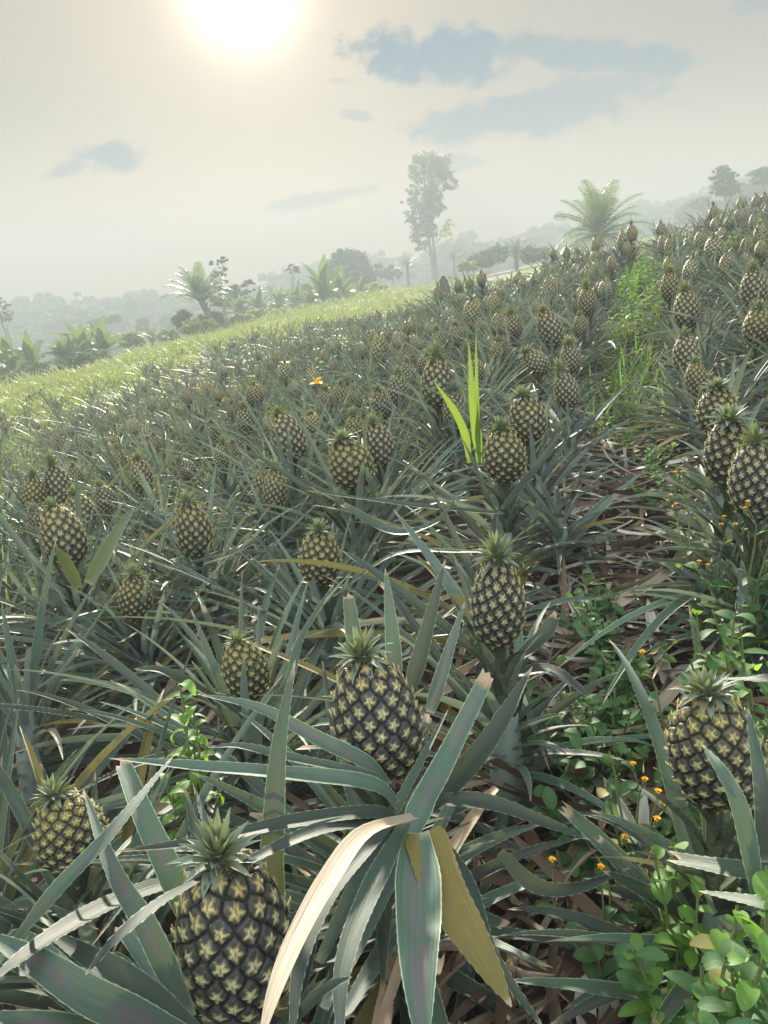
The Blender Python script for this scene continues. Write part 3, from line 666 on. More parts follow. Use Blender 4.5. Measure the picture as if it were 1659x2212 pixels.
sig(P1, [(700, 2180, .82), (830, 1930, .88), (940, 1700, .95), (1048, 1485, 1.03)], 17, .05)
sig(P1, [(740, 2200, .82), (850, 2020, .9), (930, 1920, .95), (1000, 1820, 1.0)], 16, .12)
sig(P2, [(888, 1810, 1.02), (910, 1745, 1.05), (960, 1650, 1.06), (1050, 1468, 1.12)], 31, .65, cut=True)
sig(P2, [(930, 1745, 1.08), (1050, 1610, 1.1), (1150, 1440, 1.18)], 30, .3)
sig(P2, [(920, 1730, 1.06), (1050, 1735, 1.08), (1170, 1775, 1.1), (1275, 1815, 1.12)], 23, .3)
sig(P2, [(1080, 1840, 1.12), (1150, 1910, 1.12), (1240, 1920, 1.14), (1360, 1875, 1.2)], 17, .15, roll=.4)
sig(P1, [(420, 2020, .84), (365, 1880, .84), (310, 1760, .86), (262, 1640, .92)], 27, .8, cut=True)
sig(P4, [(0, 2080, .95), (120, 1930, .88), (240, 1800, .88), (375, 1632, .98)], 22, .78, .12)
sig(P1, [(410, 2200, .80), (320, 2010, .78), (245, 1880, .80), (180, 1705, .88)], 24, .85)
sig(P1, [(420, 1890, .92), (240, 1955, .82), (90, 2040, .75), (-25, 2125, .71)], 30, .3)
sig(P1, [(430, 2240, .78), (280, 2120, .76), (180, 2060, .78), (92, 2005, .84)], 27, .45)
sig(P1, [(430, 2260, .78), (220, 2170, .74), (80, 2080, .75), (-40, 2010, .8)], 38, .85)
sig(P1, [(440, 2290, .8), (250, 2250, .76), (100, 2215, .74), (-60, 2190, .74)], 34, .7)
sig(P1, [(425, 1905, .75), (340, 1955, .69), (250, 2030, .66), (185, 2105, .66)], 13, .3, .1)
sig(P1, [(640, 2200, .8), (700, 2140, .78), (760, 2110, .78)], 12, .3, .1)
sig(P5, [(1640, 1960, .95), (1600, 1760, .92), (1560, 1670, .92), (1518, 1610, .95)], 21, .2)
sig(P5, [(1655, 1860, .95), (1645, 1700, .92), (1615, 1530, .95)], 18, .7)
sig(P5, [(1720, 1460, 1.1), (1640, 1468, 1.1), (1540, 1467, 1.15)], 12, .3)
sig(P5, [(1760, 1890, .95), (1620, 1885, .97), (1450, 1855, 1.02)], 26, .4, .25, cut=True)
sig(P5, [(1740, 1960, .9), (1640, 1950, .9), (1510, 1925, .95)], 16, .5)
sig(P3, [(1085, 1440, 1.62), (1020, 1330, 1.65), (960, 1260, 1.7), (900, 1200, 1.8)], 16, .2, .5)['label'] = 'yellow leaf'
sig(P3, [(1070, 1440, 1.62), (960, 1250, 1.7), (850, 1100, 1.9)], 17, .05)
sig(P3, [(1075, 1450, 1.6), (930, 1330, 1.6), (800, 1230, 1.65), (740, 1190, 1.7)], 14, .3)
sig(P3, [(1100, 1440, 1.62), (1170, 1380, 1.6), (1200, 1330, 1.62)], 22, .6, cut=True)
sig(P3, [(1100, 1460, 1.6), (1190, 1450, 1.55), (1280, 1510, 1.5)], 22, .3)
q = MAINROOT[6]
sig(q, [(720, 1290, 1.95), (850, 1200, 1.85), (1000, 1192, 1.75), (1105, 1198, 1.7)], 8, .5, .2)
sig(MAINROOT[17], [(1090, 1110, 2.2), (960, 1100, 2.1), (800, 1080, 2.05), (660, 1060, 2.0)], 11, .3)
sig(MAINROOT[17], [(1085, 1100, 2.2), (1160, 1010, 2.2), (1215, 930, 2.25)], 11, .3)
sig(MAINROOT[14], [(740, 1090, 2.1), (850, 1150, 2.0), (940, 1130, 1.95), (990, 1070, 1.95)], 14, .1)
sig(MAINROOT[8], [(440, 1220, 2.1), (520, 1190, 2.0), (590, 1145, 1.95)], 10, .3)
sig(MAINROOT[9], [(190, 1260, 2.0), (240, 1170, 1.95), (290, 1095, 1.95)], 14, .05, 0)
sig(MAINROOT[9], [(170, 1270, 2.0), (140, 1210, 1.9), (115, 1180, 1.85)], 12, .2)
sig(MAINROOT[5], [(540, 1560, 1.5), (430, 1490, 1.42), (350, 1450, 1.4), (290, 1445, 1.4)], 16, .3)
sig(MAINROOT[5], [(545, 1560, 1.5), (620, 1480, 1.45), (650, 1380, 1.5), (725, 1255, 1.6)], 11, .4, .12)
# dry leaves lying about, big enough to be seen one by one
def lying(pts, wpx, rnd, label, kind=0, silver=False, lift=.03, cut=False):
    w0 = [on_ground(a, b, lift + k_ * .02) for k_, (a, b) in enumerate(pts)]
    pp = [(a, b, float(np.linalg.norm(w_))) for (a, b), w_ in zip(pts, w0)]
    o = sig(None, pp, wpx, rnd, kind, 16, cut, 0, 'dry_leaf', None if silver else M_DRY, ((0, .9), (.4, 1), (.8, .7), (1, .05)))
    tag(o, label, 'leaf', 'fallen leaves on the path'); return o
lying([(1445, 1480), (1425, 1420), (1410, 1360), (1398, 1290)], 17, .93, 'silvery white fallen blade pointing up the path, left of the big right-hand fruit')
lying([(1408, 1990), (1398, 1890), (1388, 1790), (1392, 1690)], 19, .92, 'silvery fallen blade lying along the path below the weeds')
lying([(1180, 2140), (1260, 2080), (1340, 2020), (1405, 1965)], 24, .22, 'broad dark brown fallen leaf lying across the path')
lying([(300, 1480), (315, 1560), (340, 1620), (370, 1650)], 14, .95, 'curved white fallen blade left of the lime-green weed')
lying([(560, 1280), (545, 1330), (530, 1390)], 16, .93, 'pale flat fallen blade above the brown-tipped crown')
lying([(380, 1290), (440, 1345), (490, 1400)], 13, .2, 'rust-brown stiff fallen blade between the left plants')
lying([(1330, 1310), (1430, 1245), (1530, 1180)], 17, .55, 'thick olive bent blade across the path', lift=.1)
lying([(1450, 1290), (1500, 1250), (1590, 1235)], 22, .42, 'wide tan curled leaf at the right side of the path', lift=.08)
lying([(400, 1800), (420, 1720), (445, 1640)], 18, .62, 'straw-coloured fallen blade behind the left-hand crossing leaves')
lying([(380, 1830), (420, 1760), (450, 1700)], 20, .2, 'brown fallen leaf under the left-hand crossing leaves')
lying([(1270, 2230), (1262, 2160), (1268, 2100)], 22, .95, 'whitish fallen strip at the bottom of the path')
lying([(1310, 2230), (1318, 2160), (1340, 2080)], 20, .8, 'pinkish dry strip at the bottom of the path')
lying([(1150, 1160), (1210, 1230), (1225, 1310)], 17, .9, 'pale fallen blade at the left border of the path')
# ------------------------------------------------------------------ litter, weeds, grass
ac = Acc()
def litter(x, y, ln, W, rnd, h):
    az = random.uniform(0, 6.28); C, S = arch((x, y, G(x, y) + h), az, R(random.uniform(-8, 22)), ln, R(random.uniform(-25, 60)), 1.3, random.gauss(0, .9), 7, random.gauss(0, 1.6))
    C[:, 2] = np.maximum(C[:, 2], ground(C[:, 0], C[:, 1]) + .004 + .4 * h)
    ribbon(ac, C, S, wprof(7, W, 1.2, random.choice((None, .7))), random.uniform(.1, .8), 3, rnd)
for i in range(3400):
    if i < 2000: u_ = random.uniform(.4, 9) if i < 1300 else random.uniform(.6, 4); v_ = random.gauss(-.10, .17)
    else: u_ = random.uniform(.3, 6); v_ = random.uniform(-3.2, 1.4)
    x, y = xy(u_, v_); litter(x, y, random.uniform(.07, .36), random.uniform(.002, .011), random.random() ** 1.15 * min(1, .25 + .4 * u_), random.uniform(.003, .05))
for i in range(150):
    u_ = random.uniform(.5, 3.0); x, y = xy(u_, random.gauss(-.08, .13)); litter(x, y, random.uniform(.15, .42), random.uniform(.006, .015), random.random() ** 1.9 * min(1, .3 + .4 * u_), random.uniform(.01, .06))
tag(link('leaf_litter', ac.mesh('leaf_litter', M_DRY)), 'brown and straw-coloured dry pineapple leaf litter covering the path soil', 'leaf litter', None, 'stuff')

def twigs():
    ac = Acc()
    for i in range(1900):
        u_ = random.uniform(.5, 7); v_ = random.gauss(-.1, .2) if i < 1400 else random.uniform(-2, .8); x, y = xy(u_, v_); a = random.uniform(0, 6.28); l = random.uniform(.03, .12)
        p0 = np.array([x, y, G(x, y) + random.uniform(.004, .03)]); p1 = p0 + np.array([math.cos(a) * l, math.sin(a) * l, random.uniform(-.005, .02)])
        tube(ac, [p0, (p0 + p1) / 2 + rng.normal(0, .005, 3), p1], [.0015, .0012, .0008], (.5, .5, random.random(), 0), 4)
    return ac.mesh('twigs', M_DRY)
tag(link('twig_litter', twigs()), 'fine dry twigs and straw scattered over the path', 'twigs', None, 'stuff')

def leaf_on(acl, p, az, el, ln, W, droop, rnd, n=6, fold=.35, kind=0.0):
    C, S = arch(p, az, el, ln, droop, 1.4, random.gauss(0, .2), n, random.gauss(0, .3)); t = np.linspace(0, 1, n)
    ribbon(acl, C, S, W * np.sin(np.pi * np.clip(t * .93 + .05, 0, 1)) ** .75 + .0004, fold, 3, rnd, kind)
def weed(x, y, z, h, nst, ll, lw, nl, spread, material, label, group=None, flowers=0, droop=40, name='leafy_weed', lean=(0, 0), lo=0.0):
    root = tag(link(name, None, None, (x, y, z)), label, 'weed', group)
    a1, a2, stems = Acc(), Acc(), []
    for s_ in range(nst):
        az = random.uniform(0, 6.28); hh = h * random.uniform(.6, 1.05); sp_ = spread * random.uniform(.3, 1)
        t = np.linspace(0, 1, 7)[:, None]; tip = np.array([math.cos(az) * sp_ + lean[0], math.sin(az) * sp_ + lean[1], hh])
        C = t * tip * np.array([1, 1, 1.25]) - t ** 2 * np.array([0, 0, .25]) * tip + rng.normal(0, .012 * hh, (7, 3)) * t
        tube(a1, C, np.linspace(.0028, .0012, 7) * (1 + h), (.5, .5, random.random(), 0), 5); stems.append(C)
        for j in range(nl):
            f = lo + (1 - lo) * (j + .7) / nl; i = f * 6; i0 = min(int(i), 5); p = C[i0] * (1 - (i - i0)) + C[i0 + 1] * (i - i0)
            leaf_on(a2, p, j * 2.4 + random.gauss(0, .4) + az, R(random.uniform(5, 55)), ll * random.uniform(.4, 1.3) * (1 - .35 * f), lw * random.uniform(.75, 1.15) * (1 - .3 * f), R(droop * random.uniform(.4, 1.6)), random.random(), 6, .25, .9 if random.random() < .03 else 0)
    link('stem', a1.mesh('stem', M_STEM), root); link('foliage', a2.mesh('foliage', material), root)
    for k in range(flowers):
        C = stems[k % nst]; base = C[-1]
        for b_ in range(random.choice((1, 2, 2, 3))):
            az = random.uniform(0, 6.28); tipp = base + np.array([math.cos(az) * .022, math.sin(az) * .022, random.uniform(.02, .05)])
            a3 = Acc(); tube(a3, [base, base * .4 + tipp * .6 + np.array([0, 0, .004]), tipp], [.0009, .0009, .0011], (.5, .5, .5, 0), 4)
            tube(a3, [tipp, tipp + [0, 0, .004], tipp + [0, 0, .012]], [.002, .0042, .0036], (.5, .5, .3, 0), 8)
            fl = link('flower_stalk', a3.mesh('flower_stalk', M_STEM), root); a4 = Acc()
            c = tipp + np.array([0, 0, .0125])
            for p_ in range(16):
                a = p_ * 2.4; r_ = .0046 * math.sqrt((p_ + .5) / 16)
                leaf_on(a4, c, a, R(70 - 55 * p_ / 16), .0036 + r_ * .6, .0015, R(25), random.random(), 4, .2)
            link('flower', a4.mesh('flower', M_PETAL), fl)
    return root
def weed_px(px_, py_, *a, **k):
    q = on_ground(px_, py_, 0.0); return weed(q[0], q[1], G(q[0], q[1]), *a, **k)
GF = 'orange-flowered weeds right of the path'
q = at(375, 1500, 1.36); weed(q[0], q[1], G(q[0], q[1]), q[2] - G(q[0], q[1]), 6, .08, .0115, 8, .06, M_LIME, 'lime-green leafy weed glowing in the sun left of the brown-tipped crown', droop=95, lo=.62)
weed_px(1520, 1420, .40, 7, .05, .012, 4, .16, M_WEED, 'tall thin weed with several orange-yellow flower heads above the bent olive blade', GF, 4)
weed_px(1600, 1500, .40, 6, .05, .013, 4, .14, M_WEED, 'cluster of orange flower heads among weeds at the right photo edge', GF, 5)
weed_px(1490, 1930, .42, 4, .055, .016, 4, .07, M_WEED, 'slender weed whose two orange flowers cross the big right-hand fruit', GF, 2)
weed_px(1375, 1980, .26, 5, .05, .014, 4, .10, M_WEED, 'short weed with small orange buds beside the silvery fallen blade', GF, 3)
weed_px(1310, 2190, .20, 5, .045, .014, 4, .08, M_WEED, 'small weed with tiny orange flowers at the bottom of the path', GF, 2)
GB = 'broad-leaved weeds at the right edge'
def weed_top(px_, py_, d, nst, ll, lw, nl, spread, material, label, lo=.4, **k):
    q = at(px_, py_, d); g_ = G(q[0], q[1]); return weed(q[0], q[1], g_, max(.12, q[2] - g_), nst, ll, lw, nl, spread, material, label, GB, droop=50, lo=lo, **k)
weed_top(1630, 1350, 1.25, 11, .055, .0145, 10, .10, M_WEED, 'large broad-leaved bright weed by the right edge above the big fruit')
weed_top(1600, 1420, 1.3, 7, .075, .016, 8, .09, M_LIME, 'yellow-green young leaves amid the broad weed at the right edge')
weed_top(1640, 1860, .85, 10, .048, .0125, 10, .08, M_LIME, 'sunlit broad-leaved weed in the lower right corner')
weed_top(1580, 1980, .95, 10, .055, .0145, 10, .11, M_WEED, 'dark broad-leaved weed in the lower right, behind the sunlit one')
weed_top(1490, 2000, 1.05, 9, .046, .011, 9, .08, M_LIME, 'young pale-leaved weed left of the lower right corner')
weed_top(1640, 2130, .85, 10, .052, .014, 10, .09, M_WEED, 'shaded broad-leaved weed at the bottom right of the photo')
weed_top(1480, 1830, 1.1, 5, .045, .016, 5, .06, M_LIME, 'thin pale-green weed under the two orange flowers')
weed_px(1640, 1480, .30, 6, .09, .032, 6, .16, M_WEED, 'darker broad-leaved weed beneath the orange flowers at the right edge', GB, droop=50)
weed_px(1500, 2060, .16, 6, .07, .022, 5, .13, M_WEED, 'low broad-leaved weed left of the lower right corner', GB, droop=45)
weed_px(1560, 1800, .22, 6, .075, .026, 5, .13, M_WEED, 'dark weed tangled under the big right-hand fruit', GB, droop=45)
GP = 'low weeds creeping over the path'
for i, (a, b, h) in enumerate(((1290, 1370, .14), (1310, 1480, .12), (1330, 1560, .16), (1280, 1610, .14), (1340, 1640, .16), (1200, 1690, .15), (1080, 1680, .14), (1290, 1760, .14), (1250, 1850, .12), (1330, 1700, .14), (1390, 1130, .12),
                               (1340, 1000, .16), (1310, 960, .18), (1360, 930, .18), (1330, 890, .18), (1420, 1050, .15), (1300, 1900, .10), (1170, 1620, .12), (420, 1390, .12), (330, 1600, .12), (250, 1560, .12), (170, 1530, .14), (1300, 1420, .15), (1460, 1090, .14))):
    weed_px(a, b, h * 1.15, 9, .05, .015, 8, .14, M_WEED, 'low dark green weed creeping over the litter on the path' if a > 1000 else 'low shaded weed under the left-hand pineapple leaves', GP if a > 1000 else 'shaded weeds on the left', droop=45)
GS = 'lime-green sprigs among the left rows'
for (a, b, h, s_) in ((395, 960, .5, .07), (680, 925, .45, .06), (640, 935, .4, .07), (85, 1080, .4, .07), (90, 1345, .3, .06), (700, 890, .5, .05), (20, 1010, .4, .08), (430, 890, .45, .05)):
    weed_px(a, b, h, 6, .08, .02, 6, .12, M_LIME, 'lime-green leafy sprig rising between pineapple plants left of centre' if a > 300 else 'lime-green leafy sprig near the left photo edge', GS, droop=50)
for (a, b, h) in ((1385, 720, .35), (1400, 680, .35), (1375, 650, .35), (1360, 760, .3), (1410, 630, .35), (1395, 740, .3), (1420, 700, .3), (1365, 690, .35), (1650, 600, .5), (1655, 570, .5), (1560, 620, .5)):
    weed_px(a, b, h, 10, .10, .024, 8, .24, (M_WEED, M_SHRUB, M_WEED)[b % 3], 'fresh green weed on the weedy upper stretch of the path' if a < 1500 else 'green weed between the upper rows at the right', 'fresh weeds on the upper path' if a < 1500 else 'green weeds in the right-hand rows', droop=50)
# marigold-like yellow flower standing between the rows
q = at(686, 832, 5.0)
r_ = tag(link('yellow_flower', None, None, (q[0], q[1], G(q[0], q[1]))), 'single bright yellow flower standing between the middle rows', 'flower')
a1, a2 = Acc(), Acc(); hz = q[2] - G(q[0], q[1]); tube(a1, [(0, 0, 0), (.01, 0, hz * .5), (0, 0, hz)], [.004, .003, .003], (.5, .5, .5, 0), 5)
for p_ in range(14): leaf_on(a2, (0, 0, hz), p_ * 1.37, R(72 if p_ % 2 else 30), .06, .016, R(40), random.random(), 5, .2)
link('stem', a1.mesh('stem', M_STEM), r_); link('petals', a2.mesh('petals', M_YELLOW), r_)
# maize-like blades, lime green against the light
def blades(base, specs, label, name):
    root = tag(link(name, None, None, tuple(base)), label, 'plant')
    for pts, wpx, rnd in specs: sig(root, pts, wpx, rnd, 0, 14, False, 0, 'blade', M_BLADE, ((0, .5), (.3, 1), (.7, .8), (1, .03)))
    return root
b_ = on_ground(1035, 960, 0); b_[2] = G(b_[0], b_[1])
blades(b_, [([(1036, 1000, 2.72), (1030, 940, 2.7), (1022, 870, 2.65), (1012, 735, 2.7)], 11, .4), ([(1036, 1000, 2.72), (1032, 940, 2.7), (1030, 860, 2.68), (1028, 712, 2.72)], 6, .9)], 'upright lime-green grass blades in front of the middle rows', 'grass_shoot')
b_ = on_ground(1010, 985, 0); b_[2] = G(b_[0], b_[1])
blades(b_, [([(1014, 1000, 2.62), (1005, 940, 2.6), (980, 885, 2.55), (935, 820, 2.55)], 9, .6)], 'single slanting lime-green grass blade before the tall barrel fruit', 'grass_shoot')

def grass(name, label, pts, hs, W, material):
    ac = Acc(); n = len(pts); n_ = 4
    az = rng.uniform(0, 6.28, n); el = np.radians(rng.uniform(55, 88, n)); dr = np.radians(rng.uniform(10, 70, n)); t = np.linspace(0, 1, n_)
    th = el[:, None] - dr[:, None] * t[None] ** 1.5
    D = np.stack([np.cos(th) * np.cos(az)[:, None], np.cos(th) * np.sin(az)[:, None], np.sin(th)], -1) * (hs / (n_ - 1))[:, None, None]
    C = np.concatenate([np.zeros((n, 1, 3)), np.cumsum(D[:, 1:], axis=1)], 1) + pts[:, None]
    S = np.stack([-np.sin(az), np.cos(az), 0 * az], -1)[:, None] * (W * (1 - t ** 1.8) + .0008)[None, :, None]
    P = np.stack([C - S, C + S], 2).reshape(-1, 3); k = np.arange(n) * n_ * 2
    F = np.concatenate([np.stack([k + 2 * j, k + 2 * j + 1, k + 2 * j + 3, k + 2 * j + 2], 1) for j in range(n_ - 1)])
    A = np.zeros((n, n_, 2, 4)); A[..., 0] = t[None, :, None]; A[..., 1] = .5; A[..., 2] = rng.uniform(0, 1, n)[:, None, None]; A[..., 3] = (rng.random(n) < .12)[:, None, None] * .7
    ac.add(P, F, A.reshape(-1, 4)); return tag(link(name, ac.mesh(name, material)), label, 'grass', None, 'stuff')
def scatter(n, azl, azh, rl, rh):
    a = np.radians(rng.uniform(azl, azh, n)); r = np.exp(rng.uniform(math.log(rl), math.log(rh), n)); x = r * np.sin(a); y = r * np.cos(a); return x, y
x, y = scatter(90000, -45, 8, 9, 60); u_, v_ = uv(x, y); ok = (v_ < -8.4 - .5 * np.sin(u_)) | (u_ > 14.5); x, y = x[ok], y[ok]
grass('meadow_grass', 'sunlit yellow-green grass on the strip beyond the left edge of the field', np.c_[x, y, ground(x, y)], rng.uniform(.10, .42, len(x)) * np.clip(np.hypot(x, y) / 22, .7, 1.5) * (.6 + .7 * np.clip(np.sin(x * .9 + np.sin(y * .7) * 2) * np.sin(y * 1.3 + x * .4) + .4, 0, 1)), .012, M_GRASS)
x, y = scatter(42000, -42, 10, 3.2, 15); u_, v_ = uv(x, y); ok = (v_ > -8.6) & (rng.random(len(x)) < np.clip(sst(-v_, 1.2, 6) * .6 + sst(-v_, 5, 8) * .5 + .02, 0, 1)); x, y = x[ok], y[ok]
grass('field_grass', 'fine grass and weeds growing through the left rows of pineapples', np.c_[x, y, ground(x, y)], rng.uniform(.15, .55, len(x)), .0045, M_GRASS)
u_ = rng.uniform(3.8, 12, 1500); v_ = rng.normal(-.12, .15, 1500); x, y = xy(u_, v_)
grass('path_grass', 'bright grass tufts along the upper path', np.c_[x, y, ground(x, y)], rng.uniform(.06, .36, len(x)), .005, M_WEED)

# ------------------------------------------------------------------ bananas, palms, trees behind the field
def place(px_, py_, d, sink=0.05):
    p = at(px_, py_, d); return np.array([p[0], p[1], G(p[0], p[1]) - sink])
def banana(px_, py_, d, h, label, group='banana plants beyond the grass', nl=12):
    b = at(px_, py_, d); g_ = G(b[0], b[1]); root = tag(link('banana_plant', None, None, (b[0], b[1], g_)), label, 'banana plant', group)
    top = max(b[2] - g_, .1) + h * .08; a1, a2 = Acc(), Acc()
    tube(a1, [(0, 0, -.2), (0, 0, top * .5), (0.03, 0, top)], [.14, .11, .06], (.5, .3, .5, 0), 8); link('trunk', a1.mesh('trunk', M_STALK), root)
    for i in range(nl):
        f = i / (nl - 1); az = i * 2.4 + random.gauss(0, .3); n = 10; t = np.linspace(0, 1, n)
        C, S = arch((0, 0, top - .15 + .1 * f), az, R(28 + 58 * f), h * random.uniform(.7, 1.05), R(random.uniform(60, 115) * (1.15 - .8 * f)), 1.6, random.gauss(0, .2), n, random.gauss(0, .5))
        ribbon(a2, C, S, h * .15 * np.interp(t, [0, .1, .2, .6, 1], [.1, .12, .8, 1, .1]) * (1 - .25 * f), .3, 5, random.random(), .8 if (f < .15 and random.random() < .5) else 0, 0, None, .12)
    link('leaves', a2.mesh('leaves', M_BANANA), root); return root
for (a, b, d, h, lab) in ((30, 805, 38, 1.9, 'banana plant at the left edge beyond the grass'), (70, 800, 37, 1.8, 'banana plant with one glowing upright leaf, second from the left edge'), (160, 790, 38, 1.7, 'low banana plant at the left of the hazy clump'),
                          (185, 775, 40, 2.0, 'banana plant with tall leaf in the middle of the left clump'), (225, 765, 41, 1.9, 'banana plant at the right of the left clump'), (140, 785, 38, 1.4, 'short banana plant between the two left groups'),
                          (520, 685, 52, 1.9, 'banana plant just right of the leaning palm'), (562, 675, 52, 1.8, 'banana plant below the thin spreading tree'), (605, 668, 54, 1.9, 'banana plant below the small distant palm'), (645, 660, 55, 1.9, 'banana plant under the thin umbrella-topped tree'),
                          (700, 655, 50, 2.9, 'largest banana plant with tall leaves left of the round tree'), (735, 650, 52, 2.3, 'banana plant in front of the round dark tree'), (780, 645, 54, 1.6, 'small banana plant with one upright bright leaf right of the round tree'), (670, 662, 52, 1.8, 'low banana plant left of the largest one')):
    banana(a, b, d, h, lab)
def palm(px_, py_, d, fl, nf, label, up=35, trunk=.4, lean=(0, 0), name='oil_palm', nleaf=40):
    b = at(px_, py_, d); g_ = G(b[0], b[1]); root = tag(link(name, None, None, (b[0], b[1], g_)), label, 'palm tree', 'palms behind the field')
    zt = b[2] - g_ + trunk * .2; zt = max(zt, .2); a1, a2, a3 = Acc(), Acc(), Acc()
    tube(a1, [(-lean[0] * zt, 0, -.3), (-lean[0] * zt * .4, 0, zt * .5), (0, 0, zt)], [fl * .085, fl * .08, fl * .075], (.5, .5, .3, 0), 9)
    for i in range(60):
        a = i * 2.4; z_ = zt * (i / 60); leaf_on(a1, (-lean[0] * zt * (1 - i / 60) + math.cos(a) * fl * .07, math.sin(a) * fl * .07, z_), a, R(60), fl * .14, fl * .025, R(20), .3, 4)
    link('trunk', a1.mesh('trunk', M_BARK), root)
    for i in range(nf):
        f = i / (nf - 1); az = i * 2.4 + random.gauss(0, .2); n = 12
        C, S = arch((0, 0, zt), az, R(up + (86 - up) * f) + random.gauss(0, .08), fl * random.uniform(.85, 1.1), R(random.uniform(45, 95)) * (1.05 - .55 * f), 1.5, random.gauss(0, .15), n)
        tube(a2, C, np.linspace(.03, .006, n) * fl / 2, (.5, .5, .5, 0), 4)
        T = unit(np.gradient(C, axis=0)); N = np.cross(S, T)
        for j in range(nleaf):
            t = .16 + .83 * j / nleaf; i0 = t * (n - 1); k = min(int(i0), n - 2); p = C[k] * (1 - i0 + k) + C[k + 1] * (i0 - k); ll = fl * .27 * math.sin(math.pi * (.15 + .8 * t)) ** .7
            for sg in (-1, 1):
                dr_ = unit(S[k] * sg + T[k] * .65 + N[k] * random.uniform(-.1, .35)); side = unit(np.cross(dr_, N[k])) * fl * .005
                e1 = p + dr_ * ll * .55; e2 = p + dr_ * ll - np.array([0, 0, ll * random.uniform(.15, .5)])
                a3.add([p - side * .6, p + side * .6, e1 + side, e1 - side, e2], [[0, 1, 2], [0, 2, 3], [3, 2, 4]], (t, .5, random.random(), 0))
    link('frond_stems', a2.mesh('frond_stems', M_STEM), root); link('fronds', a3.mesh('fronds', M_PALM), root); return root
palm(1293, 512, 38, 2.45, 36, 'bushy young oil palm on the crest, right of the tall tree', -5)
palm(436, 655, 44, 2.2, 26, 'leaning oil palm with drooping fronds at the left beyond the grass', 20, lean=(-.45, 0))
palm(880, 580, 70, 1.35, 20, 'small round-headed palm just left of the tall tree', 10, nleaf=26)
palm(585, 635, 85, 1.2, 18, 'tiny distant palm left of the thin umbrella-topped tree', 10, nleaf=22)
palm(330, 745, 42, 1.0, 18, 'squat bushy palm in the grass below the left hills', 35, nleaf=26)
palm(980, 560, 75, .95, 16, 'small palm just right of the tall tree', 10, nleaf=22)
palm(1115, 560, 60, 1.5, 20, 'bushy palm left of the crest palm, behind the far rows', 25, nleaf=28)
palm(215, 745, 46, 1.4, 18, 'low palm behind the left banana clump', 20, nleaf=26)

def tree(label, base, d, blobs, trunks, leaf=.28, dens=60, material=None, group='trees behind the field', name='tree', cat='tree', rpx=4, lsz=None, depth=.8):
    b = at(*base, d); b[2] = min(b[2], G(b[0], b[1]) + 0.0); root = tag(link(name, None, None, tuple(b)), label, cat, group)
    k = d / FPX; a1, a2 = Acc(), Acc()
    def wp(p, dd=0.0): return at(p[0], p[1], d + dd) - b
    ends = []
    for tr in trunks:
        P = np.array([wp(p) for p in tr]); 
        P[0] = P[0] if len(ends) else P[0] - np.array([0, 0, .3])
        tube(a1, P, np.linspace(rpx, rpx * .35, len(P)) * k, (.5, .5, .5, 0), 7); ends.append(P)
    allp = np.concatenate(ends)
    for (cx, cy, rx, ry, *dn) in blobs:
        dd = random.uniform(-1, 1) * rx * k * .6; c = wp((cx, cy), dd); nrm = dn[0] if dn else 1.0
        if len(allp) > 2:
            j = allp[np.argmin(np.linalg.norm(allp - c, axis=1) + np.maximum(0, allp[:, 2] - c[2]) * 3)]
            tube(a1, [j, j * .5 + c * .5 + [0, 0, .12 * ry * k], c], np.array([rpx * .4, rpx * .26, rpx * .12]) * k, (.5, .5, .4, 0), 5)
        n = int(dens * nrm * (rx * ry) ** .92 / 10)
        # leaf clumps inside the blob, with gaps between them
        nc = max(4, int(rx * ry / 9)); cc = rng.normal(0, 1, (nc, 3)); cc = unit(cc) * rng.uniform(.25, 1, (nc, 1)) ** .5
        i = rng.integers(0, nc, n); p = (cc[i] + rng.normal(0, .13, (n, 3))) * np.array([rx, rx * depth, ry]) * k + c
        sz = leaf * rng.uniform(.6, 1.3, n); ax = unit(rng.normal(0, 1, (n, 3))); bx = unit(np.cross(ax, rng.normal(0, 1, (n, 3))))
        V = np.stack([p - ax * sz[:, None] * .5, p + bx * sz[:, None] * .24, p + ax * sz[:, None] * .5, p - bx * sz[:, None] * .24], 1).reshape(-1, 3)
        A = np.zeros((n, 4, 4)); A[..., 0] = .5; A[..., 1] = .5; A[..., 2] = np.clip(rng.uniform(0, 1, nc)[i] + rng.normal(0, .12, n), 0, 1)[:, None]
        a2.add(V, np.arange(4 * n).reshape(n, 4), A.reshape(-1, 4))
    link('trunk', a1.mesh('trunk', M_BARK), root); link('crown', a2.mesh('crown', material or M_TREE, False), root); return root
Z = lambda zx, zy: (829.4 + zx * .1875, 293.8 + zy * .1875)
bl = [(480, 260, 130, 80), (680, 290, 110, 80), (400, 380, 110, 80), (600, 400, 140, 90), (740, 540, 105, 85, .8), (350, 490, 85, 50, .6), (520, 550, 110, 90, .9), (350, 620, 85, 60, .8), (430, 760, 130, 80), (570, 720, 110, 100), (290, 755, 80, 35, .8),
      (620, 830, 80, 60), (400, 880, 140, 80), (570, 900, 70, 80), (320, 960, 75, 55), (430, 1080, 120, 90), (560, 1100, 70, 80), (345, 1175, 65, 50), (440, 1260, 95, 55), (480, 1000, 90, 60), (690, 440, 100, 60, .6)]
tree('tall narrow two-stemmed tree standing alone on the skyline', (943, 612), 90, [(*Z(a, b), c * .1875, e * .1875, *f) for a, b, c, e, *f in bl], [[Z(610, 1700), Z(600, 1500), Z(560, 1150), Z(555, 800), Z(500, 420)], [Z(580, 1650), Z(550, 1400), Z(500, 1100), Z(470, 700), Z(460, 350)]], .32, 27, rpx=4.2)
